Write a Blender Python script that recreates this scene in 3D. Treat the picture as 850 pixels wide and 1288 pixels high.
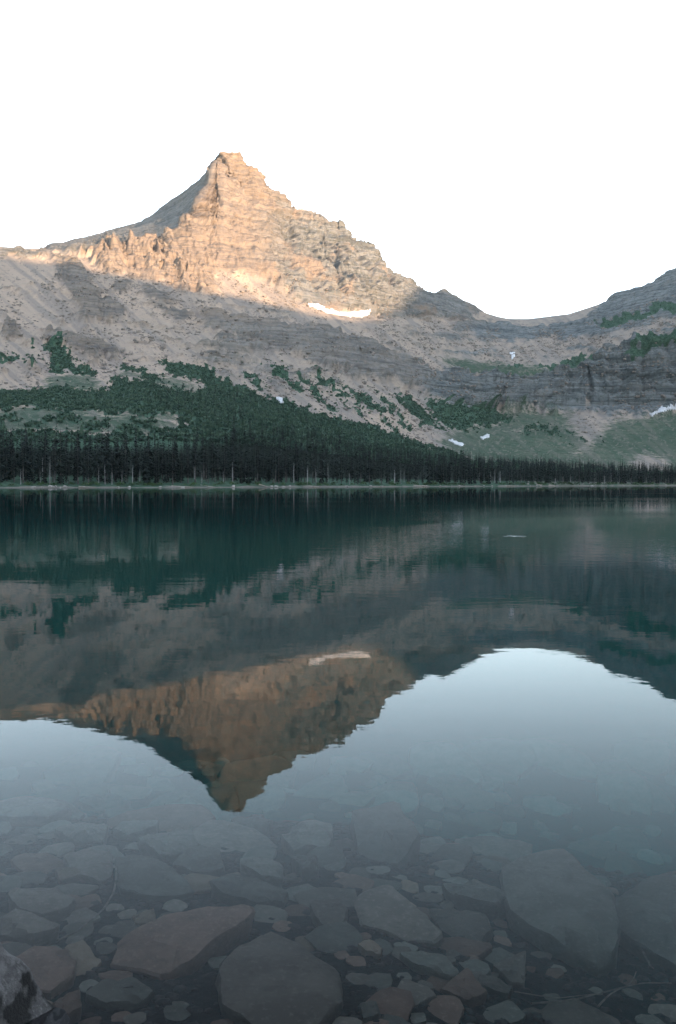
import bpy, math, random
import numpy as np
from mathutils import Vector

# ------------------------------------------------------------------ camera, sky, sun, exposure
for o in list(bpy.data.objects):
    bpy.data.objects.remove(o, do_unlink=True)
sc = bpy.context.scene
COL = sc.collection
R = math.radians
F_PX, CX, CY = 1252.0, 425.0, 644.0      # focal length and centre in photograph pixels (850 x 1288)
PITCH = R(1.63)                          # camera looks slightly down
CAM_H = 1.7
SUN_AZ = R(34.0)                         # sun stands behind the camera, this far to the right
SUN_EL = R(6.0)

cam_d = bpy.data.cameras.new('camera'); cam = bpy.data.objects.new('camera', cam_d); COL.objects.link(cam)
cam.location = (0, 0, CAM_H); cam.rotation_euler = (R(90) - PITCH, 0, 0)
cam_d.sensor_fit = 'VERTICAL'; cam_d.sensor_height = 36.0; cam_d.lens = 35.0
cam_d.clip_start = 0.05; cam_d.clip_end = 60000
sc.camera = cam

world = bpy.data.worlds.new('World'); sc.world = world; world.use_nodes = True
wn, wl = world.node_tree.nodes, world.node_tree.links
for n in list(wn): wn.remove(n)
sky = wn.new('ShaderNodeTexSky'); sky.sky_type = 'NISHITA'; sky.sun_disc = False
sky.sun_elevation = SUN_EL; sky.sun_rotation = math.pi - SUN_AZ
sky.altitude = 2000; sky.air_density = 1.0; sky.dust_density = 1.2; sky.ozone_density = 1.0
hs = wn.new('ShaderNodeHueSaturation'); hs.inputs['Saturation'].default_value = 0.6
bg = wn.new('ShaderNodeBackground'); bg.inputs['Strength'].default_value = 0.15
wo = wn.new('ShaderNodeOutputWorld')
wl.new(sky.outputs[0], hs.inputs['Color']); wl.new(hs.outputs[0], bg.inputs['Color']); wl.new(bg.outputs[0], wo.inputs[0])

sun_d = bpy.data.lights.new('sun', 'SUN'); sun = bpy.data.objects.new('sun', sun_d); COL.objects.link(sun)
sun_d.energy = 2.0; sun_d.angle = R(0.5); sun_d.color = (1.0, 0.69, 0.43)
SUN_DIR = Vector((math.sin(SUN_AZ) * math.cos(SUN_EL), -math.cos(SUN_AZ) * math.cos(SUN_EL), math.sin(SUN_EL)))
sun.rotation_euler = SUN_DIR.to_track_quat('Z', 'Y').to_euler()
sun.location = (600, -1200, 900)

sc.view_settings.view_transform = 'Standard'; sc.view_settings.look = 'None'
sc.view_settings.gamma = 1.0; sc.view_settings.use_curve_mapping = False
sc.view_settings.exposure = 2.95
sc.cycles.use_denoising = True
sc.cycles.max_bounces = 8; sc.cycles.diffuse_bounces = 2; sc.cycles.glossy_bounces = 4
sc.cycles.transmission_bounces = 6; sc.cycles.volume_bounces = 1; sc.cycles.transparent_max_bounces = 8

# ------------------------------------------------------------------ helpers
random.seed(7); RNG = np.random.default_rng(11)
CP, SP = math.cos(PITCH), math.sin(PITCH)

def tag(o, label=None, cat=None, group=None, kind=None):
    if label: o['label'] = label
    if cat: o['category'] = cat
    if group: o['group'] = group
    if kind: o['kind'] = kind
    return o

def _h(ix, iy, iz, seed):
    n = (ix * np.uint32(374761393) + iy * np.uint32(668265263) + iz * np.uint32(2147483647) + np.uint32(seed * 974711 & 0xffffffff))
    n = (n ^ (n >> np.uint32(13))) * np.uint32(1274126177)
    n = n ^ (n >> np.uint32(16))
    n = n * np.uint32(2246822519); n = n ^ (n >> np.uint32(15))
    return n.astype(np.float32) / np.float32(4294967295.0)

def noise(x, y, z=0.0, seed=0):
    """smooth value noise in -1..1"""
    x, y, z = np.broadcast_arrays(np.asarray(x, np.float32), np.asarray(y, np.float32), np.asarray(z, np.float32))
    fx, fy, fz = np.floor(x), np.floor(y), np.floor(z)
    ix, iy, iz = [a.astype(np.int64).astype(np.uint32) for a in (fx, fy, fz)]
    def s(t): return t * t * t * (t * (t * 6 - 15) + 10)
    ux, uy, uz = s(x - fx), s(y - fy), s(z - fz)
    one = np.uint32(1)
    with np.errstate(over='ignore'):
        c = [[[_h(ix + one * np.uint32(a), iy + one * np.uint32(b), iz + one * np.uint32(d), seed) for d in (0, 1)] for b in (0, 1)] for a in (0, 1)]
    l = lambda a, b, t: a + (b - a) * t
    v = l(l(l(c[0][0][0], c[1][0][0], ux), l(c[0][1][0], c[1][1][0], ux), uy),
          l(l(c[0][0][1], c[1][0][1], ux), l(c[0][1][1], c[1][1][1], ux), uy), uz)
    return v * 2 - 1

def fbm(x, y, z=0.0, octv=4, seed=0, gain=0.5, ridged=False):
    a, f, tot, out = 1.0, 1.0, 0.0, 0.0
    for k in range(octv):
        n = noise(np.asarray(x) * f, np.asarray(y) * f, np.asarray(z) * f, seed + k * 17)
        if ridged: n = 1 - 2 * np.abs(n)
        out = out + n * a; tot += a; a *= gain; f *= 2.03
    return out / tot

def sstep(a, b, x):
    t = np.clip((x - a) / (b - a), 0, 1); return t * t * (3 - 2 * t)

def mesh_obj(name, V, Fq, mat=None, smooth=False, parent=None):
    me = bpy.data.meshes.new(name)
    V = np.asarray(V, np.float32)
    if isinstance(Fq, np.ndarray):
        k = Fq.shape[1]; n = Fq.shape[0]
        me.vertices.add(len(V)); me.vertices.foreach_set('co', V.ravel())
        me.loops.add(n * k); me.loops.foreach_set('vertex_index', Fq.astype(np.int32).ravel())
        me.polygons.add(n); me.polygons.foreach_set('loop_start', np.arange(0, n * k, k, dtype=np.int32))
        me.update(calc_edges=True); me.validate()
    else:
        me.from_pydata([tuple(v) for v in V], [], Fq)
        me.update()
    if smooth: me.polygons.foreach_set('use_smooth', np.ones(len(me.polygons), bool))
    if mat: me.materials.append(mat)
    o = bpy.data.objects.new(name, me); COL.objects.link(o)
    if parent: o.parent = parent
    return o

def pix_dir(px, py):
    u = (px - CX) / F_PX; v = (CY - py) / F_PX
    return Vector((u, CP + v * SP, -SP + v * CP))

def z_of(py, Y):
    v = (CY - py) / F_PX
    return CAM_H + Y * (-SP + v * CP) / (CP + v * SP)

def x_of(px, Y, Z):
    s = (Z - CAM_H) / np.maximum(Y, 1e-3)
    v = (s * CP + SP) / (CP - s * SP)
    return (px - CX) / F_PX * Y / (CP + v * SP)

def py_of(Y, Z):
    s = (Z - CAM_H) / Y
    v = (s * CP + SP) / (CP - s * SP)
    return CY - v * F_PX

def in_poly(x, y, poly):
    c = np.zeros(x.shape, bool); n = len(poly)
    for i in range(n):
        x0, y0 = poly[i]; x1, y1 = poly[(i + 1) % n]
        if y0 == y1: continue
        c ^= ((y0 > y) != (y1 > y)) & (x < (x1 - x0) * (y - y0) / (y1 - y0) + x0)
    return c

# ------------------------------------------------------------------ materials
class NT:
    def __init__(s, name):
        s.m = bpy.data.materials.new(name); s.m.use_nodes = True
        s.t = s.m.node_tree; s.n = s.t.nodes; s.l = s.t.links
        s.b = s.n['Principled BSDF']; s.out = s.n['Material Output']
        s.b.inputs['Roughness'].default_value = 0.9
        s.b.inputs['Specular IOR Level'].default_value = 0.2
    def node(s, t, **kw):
        n = s.n.new(t)
        for k, v in kw.items():
            if hasattr(n, k): setattr(n, k, v)
            else: n.inputs[k.replace('_', ' ')].default_value = v
        return n
    def val(s, x, sock):
        if isinstance(x, (int, float)): sock.default_value = x
        elif isinstance(x, tuple): sock.default_value = x if len(x) == 4 or sock.type == 'VECTOR' else (*x, 1)
        else: s.l.new(x, sock)
    def coord(s, scale=(1, 1, 1), kind='Object'):
        if kind == 'Position': src = s.node('ShaderNodeNewGeometry').outputs['Position']
        else: src = s.node('ShaderNodeTexCoord').outputs[kind]
        mp = s.node('ShaderNodeMapping'); mp.inputs['Scale'].default_value = scale
        s.l.new(src, mp.inputs[0]); return mp.outputs[0]
    def noise(s, vec, scale, detail=4, rough=0.55, dist=0.0):
        n = s.node('ShaderNodeTexNoise'); s.l.new(vec, n.inputs['Vector'])
        n.inputs['Scale'].default_value = scale; n.inputs['Detail'].default_value = detail
        n.inputs['Roughness'].default_value = rough; n.inputs['Distortion'].default_value = dist
        return n.outputs['Fac']
    def ramp(s, x, a, b, lo=0.0, hi=1.0):
        n = s.node('ShaderNodeMapRange'); n.interpolation_type = 'SMOOTHSTEP'
        s.l.new(x, n.inputs[0]); n.inputs[1].default_value = a; n.inputs[2].default_value = b
        n.inputs[3].default_value = lo; n.inputs[4].default_value = hi
        return n.outputs[0]
    def math(s, op, a, b=0.0):
        n = s.node('ShaderNodeMath'); n.operation = op; s.val(a, n.inputs[0]); s.val(b, n.inputs[1]); return n.outputs[0]
    def mix(s, f, a, b):
        n = s.node('ShaderNodeMix'); n.data_type = 'RGBA'; s.val(f, n.inputs['Factor'])
        s.val(a, n.inputs[6]); s.val(b, n.inputs[7]); return n.outputs[2]
    def attr(s, name):
        n = s.node('ShaderNodeAttribute'); n.attribute_name = name; return n.outputs['Fac']
    def bump(s, h, dist, strength=1.0):
        n = s.node('ShaderNodeBump'); n.inputs['Strength'].default_value = strength; n.inputs['Distance'].default_value = dist
        s.l.new(h, n.inputs['Height']); s.l.new(n.outputs[0], s.b.inputs['Normal']); return n
    def color(s, c, tone=0.74):
        n = s.node('ShaderNodeMix'); n.data_type = 'RGBA'; n.blend_type = 'MULTIPLY'; n.inputs['Factor'].default_value = 1.0
        s.val(c, n.inputs[6]); n.inputs[7].default_value = (tone, tone, tone, 1); s.l.new(n.outputs[2], s.b.inputs['Base Color'])

def make_terrain_mat():
    k = NT('mountain_ground')
    p = k.coord((1, 1, 1), 'Position')
    big = k.noise(p, 0.006, 4); mid = k.noise(p, 0.04, 5, 0.62); fine = k.noise(p, 0.35, 4, 0.7)
    strat = k.coord((0.012, 0.012, 0.16), 'Position')
    st = k.noise(strat, 1.0, 6, 0.65, 0.3)
    strat2 = k.coord((0.02, 0.02, 0.55), 'Position')
    st2 = k.noise(strat2, 1.0, 4, 0.6, 0.2)
    fine2 = k.noise(p, 0.16, 4, 0.7)
    scree = k.mix(k.ramp(big, 0.35, 0.68), (0.47, 0.365, 0.285), (0.41, 0.33, 0.265))
    scree = k.mix(k.ramp(k.attr('streak'), 0.38, 0.72, 0, 0.75), scree, (0.27, 0.235, 0.21))
    scree = k.mix(k.ramp(mid, 0.50, 0.72, 0, 0.3), scree, (0.29, 0.25, 0.22))
    scree = k.mix(k.math('MULTIPLY', k.ramp(k.attr('speck'), 0.60, 0.85, 0, 0.8), k.ramp(mid, 0.42, 0.62)), scree, (0.12, 0.115, 0.11))
    scree = k.mix(k.ramp(fine, 0.56, 0.68, 0, 0.5), scree, (0.17, 0.155, 0.145))
    scree = k.mix(k.ramp(fine2, 0.58, 0.70, 0, 0.45), scree, (0.42, 0.345, 0.28))
    scree = k.mix(k.math('MULTIPLY', k.attr('cool'), 0.35), scree, k.mix(k.ramp(mid, .4, .6), (0.235, 0.23, 0.215), (0.165, 0.175, 0.165)))
    # rock: banded grey and tan
    rock = k.mix(k.ramp(st, 0.42, 0.66, 0, 0.8), (0.31, 0.24, 0.185), (0.19, 0.16, 0.145))
    rock = k.mix(k.ramp(st2, 0.52, 0.64, 0, 0.75), rock, (0.15, 0.135, 0.13))
    rock = k.mix(k.ramp(k.attr('speck'), 0.55, 0.78, 0, 0.6), rock, (0.15, 0.135, 0.13))
    rock = k.mix(k.ramp(mid, 0.45, 0.65, 0, 0.5), rock, (0.34, 0.26, 0.20))
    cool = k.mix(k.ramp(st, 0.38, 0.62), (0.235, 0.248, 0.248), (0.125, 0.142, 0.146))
    cool = k.mix(k.ramp(st2, 0.50, 0.66, 0, 0.7), cool, (0.055, 0.066, 0.070))  # strata bands, darkened in colour to make up for weak shading on the ledges
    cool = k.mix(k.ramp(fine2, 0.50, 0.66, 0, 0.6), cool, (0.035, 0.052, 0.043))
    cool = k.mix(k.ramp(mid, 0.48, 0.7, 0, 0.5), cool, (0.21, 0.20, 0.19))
    crack_shade = k.noise(k.coord((0.10, 0.10, 0.010), 'Position'), 1.0, 4, 0.6, 0.4)  # upright streaks that paint the shade of cracks into the cliff colour
    cool = k.mix(k.ramp(crack_shade, 0.50, 0.64, 0, 0.4), cool, (0.040, 0.047, 0.046))
    cool = k.mix(k.ramp(crack_shade, 0.44, 0.32, 0, 0.5), cool, (0.24, 0.225, 0.205))
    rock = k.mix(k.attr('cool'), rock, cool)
    veg = k.mix(k.ramp(fine, 0.35, 0.65), (0.040, 0.082, 0.058), (0.085, 0.14, 0.092))
    mead = k.mix(k.ramp(mid, 0.35, 0.65), (0.068, 0.112, 0.076), (0.125, 0.145, 0.105))
    mead = k.mix(k.ramp(fine2, 0.48, 0.66, 0, 0.8), mead, (0.038, 0.062, 0.040))
    mead = k.mix(k.ramp(k.attr('streak'), 0.45, 0.75, 0, 0.55), mead, (0.17, 0.165, 0.135))
    mead = k.mix(k.ramp(big, 0.42, 0.6, 0, 0.5), mead, (0.050, 0.085, 0.058))
    mead = k.mix(k.ramp(k.attr('speck'), 0.6, 0.8, 0, 0.7), mead, (0.20, 0.18, 0.15))
    def m(name, a=0.3, b=0.7, src=None, amt=0.5):
        n = k.math('ADD', k.attr(name), k.math('MULTIPLY', k.math('SUBTRACT', src or mid, 0.5), amt))
        return k.ramp(n, a, b)
    both = k.math('ADD', k.math('MULTIPLY', mid, 0.5), k.math('MULTIPLY', fine2, 0.5))
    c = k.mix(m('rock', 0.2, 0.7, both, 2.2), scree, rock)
    c = k.mix(m('meadow', 0.2, 0.8, both, 2.6), c, mead)
    c = k.mix(m('shrub', 0.35, 0.6, fine, 0.9), c, veg)
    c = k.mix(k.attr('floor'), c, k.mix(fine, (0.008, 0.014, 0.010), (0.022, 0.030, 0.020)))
    c = k.mix(k.attr('gravel'), c, k.mix(fine, (0.12, 0.11, 0.10), (0.30, 0.27, 0.235)))
    k.color(c)
    hgt = k.math('ADD', k.math('MULTIPLY', fine, 0.6), k.math('MULTIPLY', st2, k.math('MULTIPLY', k.attr('rock'), 0.8)))
    k.bump(hgt, 2.6, 1.0)
    k.b.inputs['Roughness'].default_value = 1.0; k.b.inputs['Specular IOR Level'].default_value = 0.05
    return k.m

def simple_mat(name, c1, c2, scale=3.0, rough=0.9, bump=0.0, kind='Object', rnd=0.0, spec=0.2):
    k = NT(name); p = k.coord((1, 1, 1), kind)
    n = k.noise(p, scale, 5, 0.62)
    c = k.mix(k.ramp(n, 0.33, 0.67), c1, c2)
    if rnd:
        oi = k.node('ShaderNodeObjectInfo')
        hv = k.node('ShaderNodeHueSaturation'); k.l.new(c, hv.inputs['Color'])
        k.l.new(k.ramp(oi.outputs['Random'], 0, 1, 1 - rnd, 1 + rnd), hv.inputs['Value'])
        k.l.new(k.ramp(k.math('FRACT', k.math('MULTIPLY', oi.outputs['Random'], 7.3)), 0, 1, 0.5 - rnd * 0.06, 0.5 + rnd * 0.06), hv.inputs['Hue'])
        c = hv.outputs[0]
    k.color(c)
    if bump: k.bump(k.noise(p, scale * 2.5, 6, 0.65), bump)
    k.b.inputs['Roughness'].default_value = rough; k.b.inputs['Specular IOR Level'].default_value = spec
    return k.m

M_TERR = make_terrain_mat()
M_SNOW = simple_mat('snow', (0.72, 0.73, 0.76), (0.50, 0.49, 0.48), 0.12, 0.8, 0.05)
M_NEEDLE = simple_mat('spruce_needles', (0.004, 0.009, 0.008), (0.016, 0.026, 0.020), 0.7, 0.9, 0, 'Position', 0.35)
M_BARK = simple_mat('spruce_bark', (0.06, 0.055, 0.05), (0.15, 0.14, 0.13), 1.5, 0.95)
M_DEAD = simple_mat('dead_wood', (0.20, 0.195, 0.19), (0.36, 0.35, 0.34), 1.2, 0.9, 0, 'Object', 0.3)
M_SHRUB = simple_mat('shrub_leaves', (0.048, 0.098, 0.072), (0.11, 0.175, 0.115), 0.12, 0.9, 0, 'Position')
M_WILLOW = simple_mat('willow_leaves', (0.030, 0.065, 0.025), (0.075, 0.125, 0.05), 0.8, 0.9, 0, 'Position', 0.3)
M_DRIFT = simple_mat('driftwood', (0.30, 0.25, 0.20), (0.45, 0.39, 0.33), 2.0, 0.9, 0.01)

# ------------------------------------------------------------------ mountain terrain
# every feature line runs across the view: (photo column, photo row, distance in metres)
def shore_y(px):
    return np.interp(px, [-600, 0, 220, 425, 640, 850, 1400], [330, 395, 425, 490, 620, 790, 900])

LINES = {
 3: [(-600,520,560),(-300,530,580),(0,532,600),(130,525,640),(200,520,660),(230,521,680),(320,530,720),(400,550,750),(450,562,780),(500,572,820),(560,578,870),(620,582,920),(700,585,960),(850,590,1010),(1000,590,1050),(1400,570,1150)],
 4: [(-600,470,760),(-300,480,780),(0,487,800),(130,480,860),(200,470,920),(230,476,930),(320,497,900),(400,520,900),(450,535,900),(500,552,920),(560,560,960),(620,560,1020),(700,556,1080),(850,550,1150),(1000,540,1150),(1400,520,1200)],
 5: [(-600,420,880),(-300,430,900),(0,440,920),(130,450,980),(200,452,995),(230,460,1000),(320,470,1010),(400,475,1040),(450,480,1080),(500,490,1130),(560,508,1210),(620,520,1300),(700,518,1340),(740,515,1350),(800,516,1340),(850,515,1330),(1000,500,1300),(1400,480,1300)],
 6: [(-600,380,980),(-300,390,1000),(0,400,1020),(130,402,1120),(200,405,1130),(230,410,1140),(320,420,1170),(400,425,1220),(450,430,1280),(500,440,1330),(560,460,1350),(620,466,1400),(700,464,1420),(745,462,1425),(755,452,1420),(800,432,1410),(850,428,1400),(1000,400,1380),(1400,370,1400)],
 7: [(-600,330,1080),(-300,345,1100),(0,360,1120),(60,350,1200),(130,345,1300),(200,350,1330),(230,362,1330),(255,368,1330),(287,372,1330),(320,378,1330),(355,383,1340),(400,388,1400),(450,397,1480),(500,397,1560),(560,410,1650),(620,419,1790),(700,422,1840),(765,402,1780),(850,380,1680),(1000,350,1620),(1400,310,1600)],
 8: [(-600,290,1200),(-300,305,1190),(0,335,1190),(30,325,1270),(60,317,1340),(100,320,1390),(130,322,1410),(165,312,1440),(200,300,1490),(215,296,1470),(230,291,1462),(250,258,1525),(262,238,1590),(272,212,1675),(280,206,1690),(290,226,1660),(320,262,1645),(355,300,1650),(400,335,1630),(450,356,1590),(500,372,1640),(560,394,1730),(620,409,1900),(700,409,1950),(765,390,1880),(850,362,1800),(1000,330,1730),(1400,290,1700)],
 9: [(-600,270,1290),(-300,288,1280),(-100,303,1280),(-40,308,1290),(0,310,1290),(30,313,1330),(50,312.5,1380),(60,311.5,2100),(105,301,2180),(150,287,2170),(180,279.5,2140),(193,269,2110),(205,259,2070),(219,249,2010),(232,240,1960),(252,225,1870),(262,216,1820),(269,208,1770),(272,203,1740),(276,197,1715),(280,194,1702),(290,193,1700),(299,195,1700),(304,199,1700),(308,208,1700),(316,213,1702),(323,219,1705),(329,233,1710),(337,242,1715),(344,251,1720),(352,256,1730),(354,267,1740),(362,271,1745),(380,277,1760),(400,284,1770),(417,288,1780),(420,296,1780),(425,291,1782),(432,298,1785),(437,301,1790),(440,305,1790),(458,311,1800),(470,325,1810),(485,338,1825),(500,348,1840),(512,357,1850),(520,364,1860),(535,370,1880),(560,372,1910),(578,376,1930),(597,384,1950),(604,390,1955),(612,394,1970),(625,398,2000),(640,401,2050),(665,401,2080),(690,398,2075),(715,395,2060),(740,387,2040),(758,381,2010),(765,378,2000),(768,371,1990),(790,366,1970),(810,361,1950),(825,352,1930),(835,346,1915),(843,340,1905),(852,338,1900),(870,332,1890),(950,305,1820),(1150,265,1750),(1400,240,1750)],
}

cols = np.concatenate([np.arange(-600, -70, 9.0), np.arange(-70, 920, 1.15), np.arange(920, 1400, 9.0)])
NC = len(cols)
# uneven line of each feature so that borders do not run straight
def line(k):
    a = np.array(LINES[k], float)
    py = np.interp(cols, a[:, 0], a[:, 1]); Y = np.interp(cols, a[:, 0], a[:, 2])
    return Y, z_of(py, Y)
Ys = shore_y(cols) + 7 * fbm(cols / 45.0, 0.3, octv=3, seed=3) + 1.5 * fbm(cols / 6.0, 0.7, octv=2, seed=5)
rowsYZ = []
rowsYZ.append((Ys * 0.45, np.full(NC, -34.0)))
rowsYZ.append((Ys * 0.82, np.full(NC, -16.0)))
rowsYZ.append((Ys, np.full(NC, 0.0)))
rowsYZ.append((Ys + 9, np.full(NC, 1.3)))
zz2 = np.interp(cols, [-600, 0, 425, 850, 1400], [16, 14, 11, 5, 8])
rowsYZ.append((Ys + np.interp(cols, [0, 425, 850], [125, 120, 110]), zz2))
for k in range(3, 10): rowsYZ.append(line(k))
yb, zb = line(9)
rowsYZ.append((yb + 60, zb - 45)); rowsYZ.append((yb + 500, zb - 330)); rowsYZ.append((yb + 900, np.full(NC, -60.0)))
seg = [3, 8, 8, 16, 44, 48, 60, 90, 84, 120, 112, 10, 6, 4]
Yg, Zg, rowpos = [], [], []
for i, n in enumerate(seg):
    (Y0, Z0), (Y1, Z1) = rowsYZ[i], rowsYZ[i + 1]
    for j in range(n):
        t = j / n; Yg.append(Y0 + (Y1 - Y0) * t); Zg.append(Z0 + (Z1 - Z0) * t); rowpos.append(i + t)
Yg.append(rowsYZ[-1][0]); Zg.append(rowsYZ[-1][1]); rowpos.append(len(seg))
Yg, Zg, rowpos = np.array(Yg), np.array(Zg), np.array(rowpos)
NR = len(rowpos)
SKY = sum(seg[:11])                         # index of the skyline row
def blur(A, axis, k):
    ker = np.hanning(k + 2)[1:-1]; ker /= ker.sum(); pad = [(0, 0), (0, 0)]; pad[axis] = (k // 2, k // 2)
    B = np.pad(A, pad, mode='edge'); out = np.zeros_like(A)
    for i, w in enumerate(ker):
        out += w * (B[i:i + A.shape[0], :] if axis == 0 else B[:, i:i + A.shape[1]])
    return out
w = np.clip(np.abs(np.arange(NR) - SKY) / 14.0, 0, 1)[:, None] * sstep(4, 4.6, rowpos)[:, None]
upper = (sstep(9.0, 9.6, rowpos)[:, None] * sstep(330, 300, cols)[None, :])
for _ in range(2):
    ww = w * (1 - 0.9 * upper)
    Yg = Yg * (1 - ww) + blur(blur(Yg, 0, 13), 1, 9) * ww
    Zg = Zg * (1 - ww) + blur(blur(Zg, 0, 13), 1, 9) * ww
PX = np.broadcast_to(cols, Yg.shape).copy()
PY = py_of(Yg, Zg)
Xg = x_of(PX, Yg, Zg)

# surface kinds, drawn as patches with uneven borders
wx = 9 * fbm(PX / 26, PY / 16, octv=4, seed=21) + 5 * noise(PX / 4, PY / 3, seed=22)
wy = 6 * fbm(PX / 26, PY / 16, 3.3, octv=4, seed=23) + 4 * noise(PX / 4, PY / 3, seed=24)
QX, QY = PX + wx, PY + wy
front = (rowpos < 11.2)[:, None]
def patch(polys):
    m = np.zeros(PX.shape, bool)
    for p in polys: m |= in_poly(QX, QY, p)
    return (m & front).astype(np.float32)
SHRUB_P = [
 [(-700,500),(0,489),(60,486),(110,489),(138,488),(146,475),(160,478),(200,487),(235,493),(258,482),(280,478),(300,488),(350,505),(400,520),(450,532),(490,545),(520,552),(545,562),(600,576),(720,585),(900,598),(900,680),(-700,680)],
 [(58,437),(75,428),(86,446),(100,462),(122,470),(120,475),(103,471),(86,462),(78,474),(64,466),(62,450)],
 [(150,458),(170,460),(215,478),(240,490),(230,496),(190,486),(160,472)],
 [(200,455),(262,462),(288,482),(252,480),(215,470)],
 [(535,505),(560,508),(600,515),(640,518),(652,528),(620,540),(580,544),(555,536)],
 [(443,494),(466,500),(488,520),(468,516)], [(497,493),(517,500),(548,530),(535,533),(512,516)],
 [(392,463),(402,465),(418,490),(405,486)], [(478,508),(530,543),(515,541)], [(352,478),(387,497),(372,495)], [(380,488),(430,520),(418,519)], [(405,470),(440,500),(430,499)], [(460,482),(500,515),(490,514)], [(470,520),(510,548),(500,548)],
 [(420,500),(470,525),(455,524)], [(365,470),(385,478),(412,500),(402,500)], [(425,478),(436,482),(462,508),(452,508)], [(525,512),(560,545),(548,545)], [(330,455),(345,460),(366,478),(352,476)], [(300,470),(318,476),(340,492),(320,488)],
 [(690,460),(740,447),(752,450),(748,463),(700,472),(640,480),(600,472),(575,456),(620,462)],
 [(655,535),(690,533),(720,543),(732,552),(690,562),(660,552)],
 [(750,405),(800,394),(830,386),(850,384),(1000,360),(1000,372),(850,395),(800,403),(762,414)],
 [(785,455),(810,428),(850,430),(1000,402),(1000,418),(850,443),(815,448),(795,463)],
 [(0,447),(16,446),(18,453),(0,455)], [(24,450),(42,454),(40,458),(26,456)], [(36,430),(44,430),(46,438),(38,437)],
]
MEAD_P = [
 [(-100,540),(-60,522),(0,517),(40,512),(90,511),(125,517),(165,522),(220,519),(245,535),(160,548),(60,541)],
 [(70,468),(112,472),(138,488),(128,492),(100,490),(55,488),(58,476)],
 [(140,462),(200,470),(250,484),(262,490),(235,497),(190,482),(150,470)],
 [(545,552),(590,540),(640,528),(660,520),(740,522),(800,526),(850,518),(1400,500),(1400,620),(700,615),(600,582)],
 [(545,450),(600,455),(640,462),(690,466),(700,473),(640,482),(590,472)],
 [(620,515),(700,520),(700,535),(640,530)],
]
TALUS_P = [[(735,508),(765,514),(812,521),(775,532),(750,548),(735,575),(722,575),(728,548),(715,530)], [(800,572),(830,576),(850,590),(800,592)], [(640,538),(690,531),(690,536),(650,544)]]
ROCK_P = [
 [(50,300),(50,316),(110,324),(140,346),(190,353),(230,366),(262,369),(280,364),(262,345),(300,346),(350,362),(385,383),(420,390),(465,396),(520,400),(600,404),(650,410),(700,424),(640,432),(560,414),(612,394),(612,380),(500,330),(290,150),(180,250)],
 [(560,466),(640,478),(740,468),(758,455),(800,430),(860,425),(1400,360),(1400,500),(850,520),(760,522),(735,515),(700,527),(640,527),(600,517),(540,502),(520,480)],
 [(248,396),(300,403),(350,412),(420,418),(470,438),(520,458),(560,478),(545,502),(500,482),(430,472),(400,457),(360,442),(300,427),(255,413)],
 [(66,322),(95,334),(112,350),(132,372),(157,394),(142,406),(105,402),(93,380),(74,350)],
 [(143,349),(167,360),(160,369),(147,363)], [(178,360),(202,365),(222,381),(205,384),(183,373)],
 [(187,384),(217,388),(244,406),(222,407)], [(0,312),(60,320),(60,328),(0,322)], [(58,416),(110,430),(130,440),(120,452),(80,436),(60,430)],
 [(0,408),(20,412),(24,428),(0,426)], [(270,425),(330,440),(330,448),(280,436)], [(120,438),(148,446),(146,452),(124,446)],
 [(765,368),(850,335),(1400,220),(1400,372),(850,400),(770,416),(700,432),(690,424),(742,400)],
 [(600,412),(700,412),(760,398),(765,404),(700,424),(610,424)],
]
shrub = patch(SHRUB_P); mead = patch(MEAD_P); talus = patch(TALUS_P); rock = patch(ROCK_P)
mead *= (1 - talus); shrub_core = patch(SHRUB_P[:1]) * (1 - mead); shrub = shrub * (1 - mead * (fbm(PX / 12, PY / 8, octv=3, seed=51) < 0.25))
rock *= (1 - mead)
# scattered dark outcrops and shrub dots on the open slopes
sp = 0.6 * fbm(PX / 22, PY / 9, octv=4, seed=61) + 0.6 * fbm(PX / 5, PY / 2.6, octv=2, seed=62)
slope_zone = (rowpos[:, None] > 6.2) & (rowpos[:, None] < 9.0) & front
rock = np.maximum(rock, (slope_zone & (sp > 0.40) & (mead < .5)).astype(np.float32) * 0.8)
band = fbm(PX / 95, (PY - PX * 0.10) / 3.2, octv=3, seed=68) + 0.5 * fbm(PX / 14, PY / 7, octv=3, seed=69)
bz = sstep(6.3, 6.8, rowpos)[:, None] * sstep(9.0, 8.6, rowpos)[:, None] * sstep(90, 220, PX) * sstep(0.0, 0.35, fbm(PX / 120, PY / 30, octv=2, seed=70) + 0.30)
rock = np.maximum(rock, (sstep(0.22, 0.42, band) * bz * 0.85 * front * (mead < .5)).astype(np.float32))
# streaks that follow the fall line
fall = fbm((PX - PY * 1.15) / 7, (PY + PX * 0.4) / 70, octv=3, seed=63)
rock = blur(blur(rock, 0, 7), 1, 9); shrub_b = blur(blur(shrub, 0, 3), 1, 3)
mead_b = blur(blur(mead, 0, 31), 1, 41); rockc = blur(blur(rock, 0, 5), 1, 7)
speck = fbm(PX / 2.6, PY / 1.7, octv=2, seed=64)
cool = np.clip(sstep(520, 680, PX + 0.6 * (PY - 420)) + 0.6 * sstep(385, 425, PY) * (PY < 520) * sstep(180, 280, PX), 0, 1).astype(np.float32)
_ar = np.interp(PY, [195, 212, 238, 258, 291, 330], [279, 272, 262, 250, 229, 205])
cool = np.maximum(cool, 0.75 * sstep(4, -8, PX - _ar) * (rowpos[:, None] > 9.9) * (PY < 330))  # shade of the peak's left face painted in as cooler, darker rock
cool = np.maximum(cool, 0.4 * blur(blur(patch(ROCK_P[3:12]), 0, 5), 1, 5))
cool = np.maximum(cool, (0.8 * sstep(-0.15, 0.3, fbm(PX / 30 - PY / 40, PY / 22, octv=4, seed=66) + 0.3 * sstep(300, 460, PX)) * sstep(290, 370, PX) * (PY < 402)).astype(np.float32))
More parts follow.
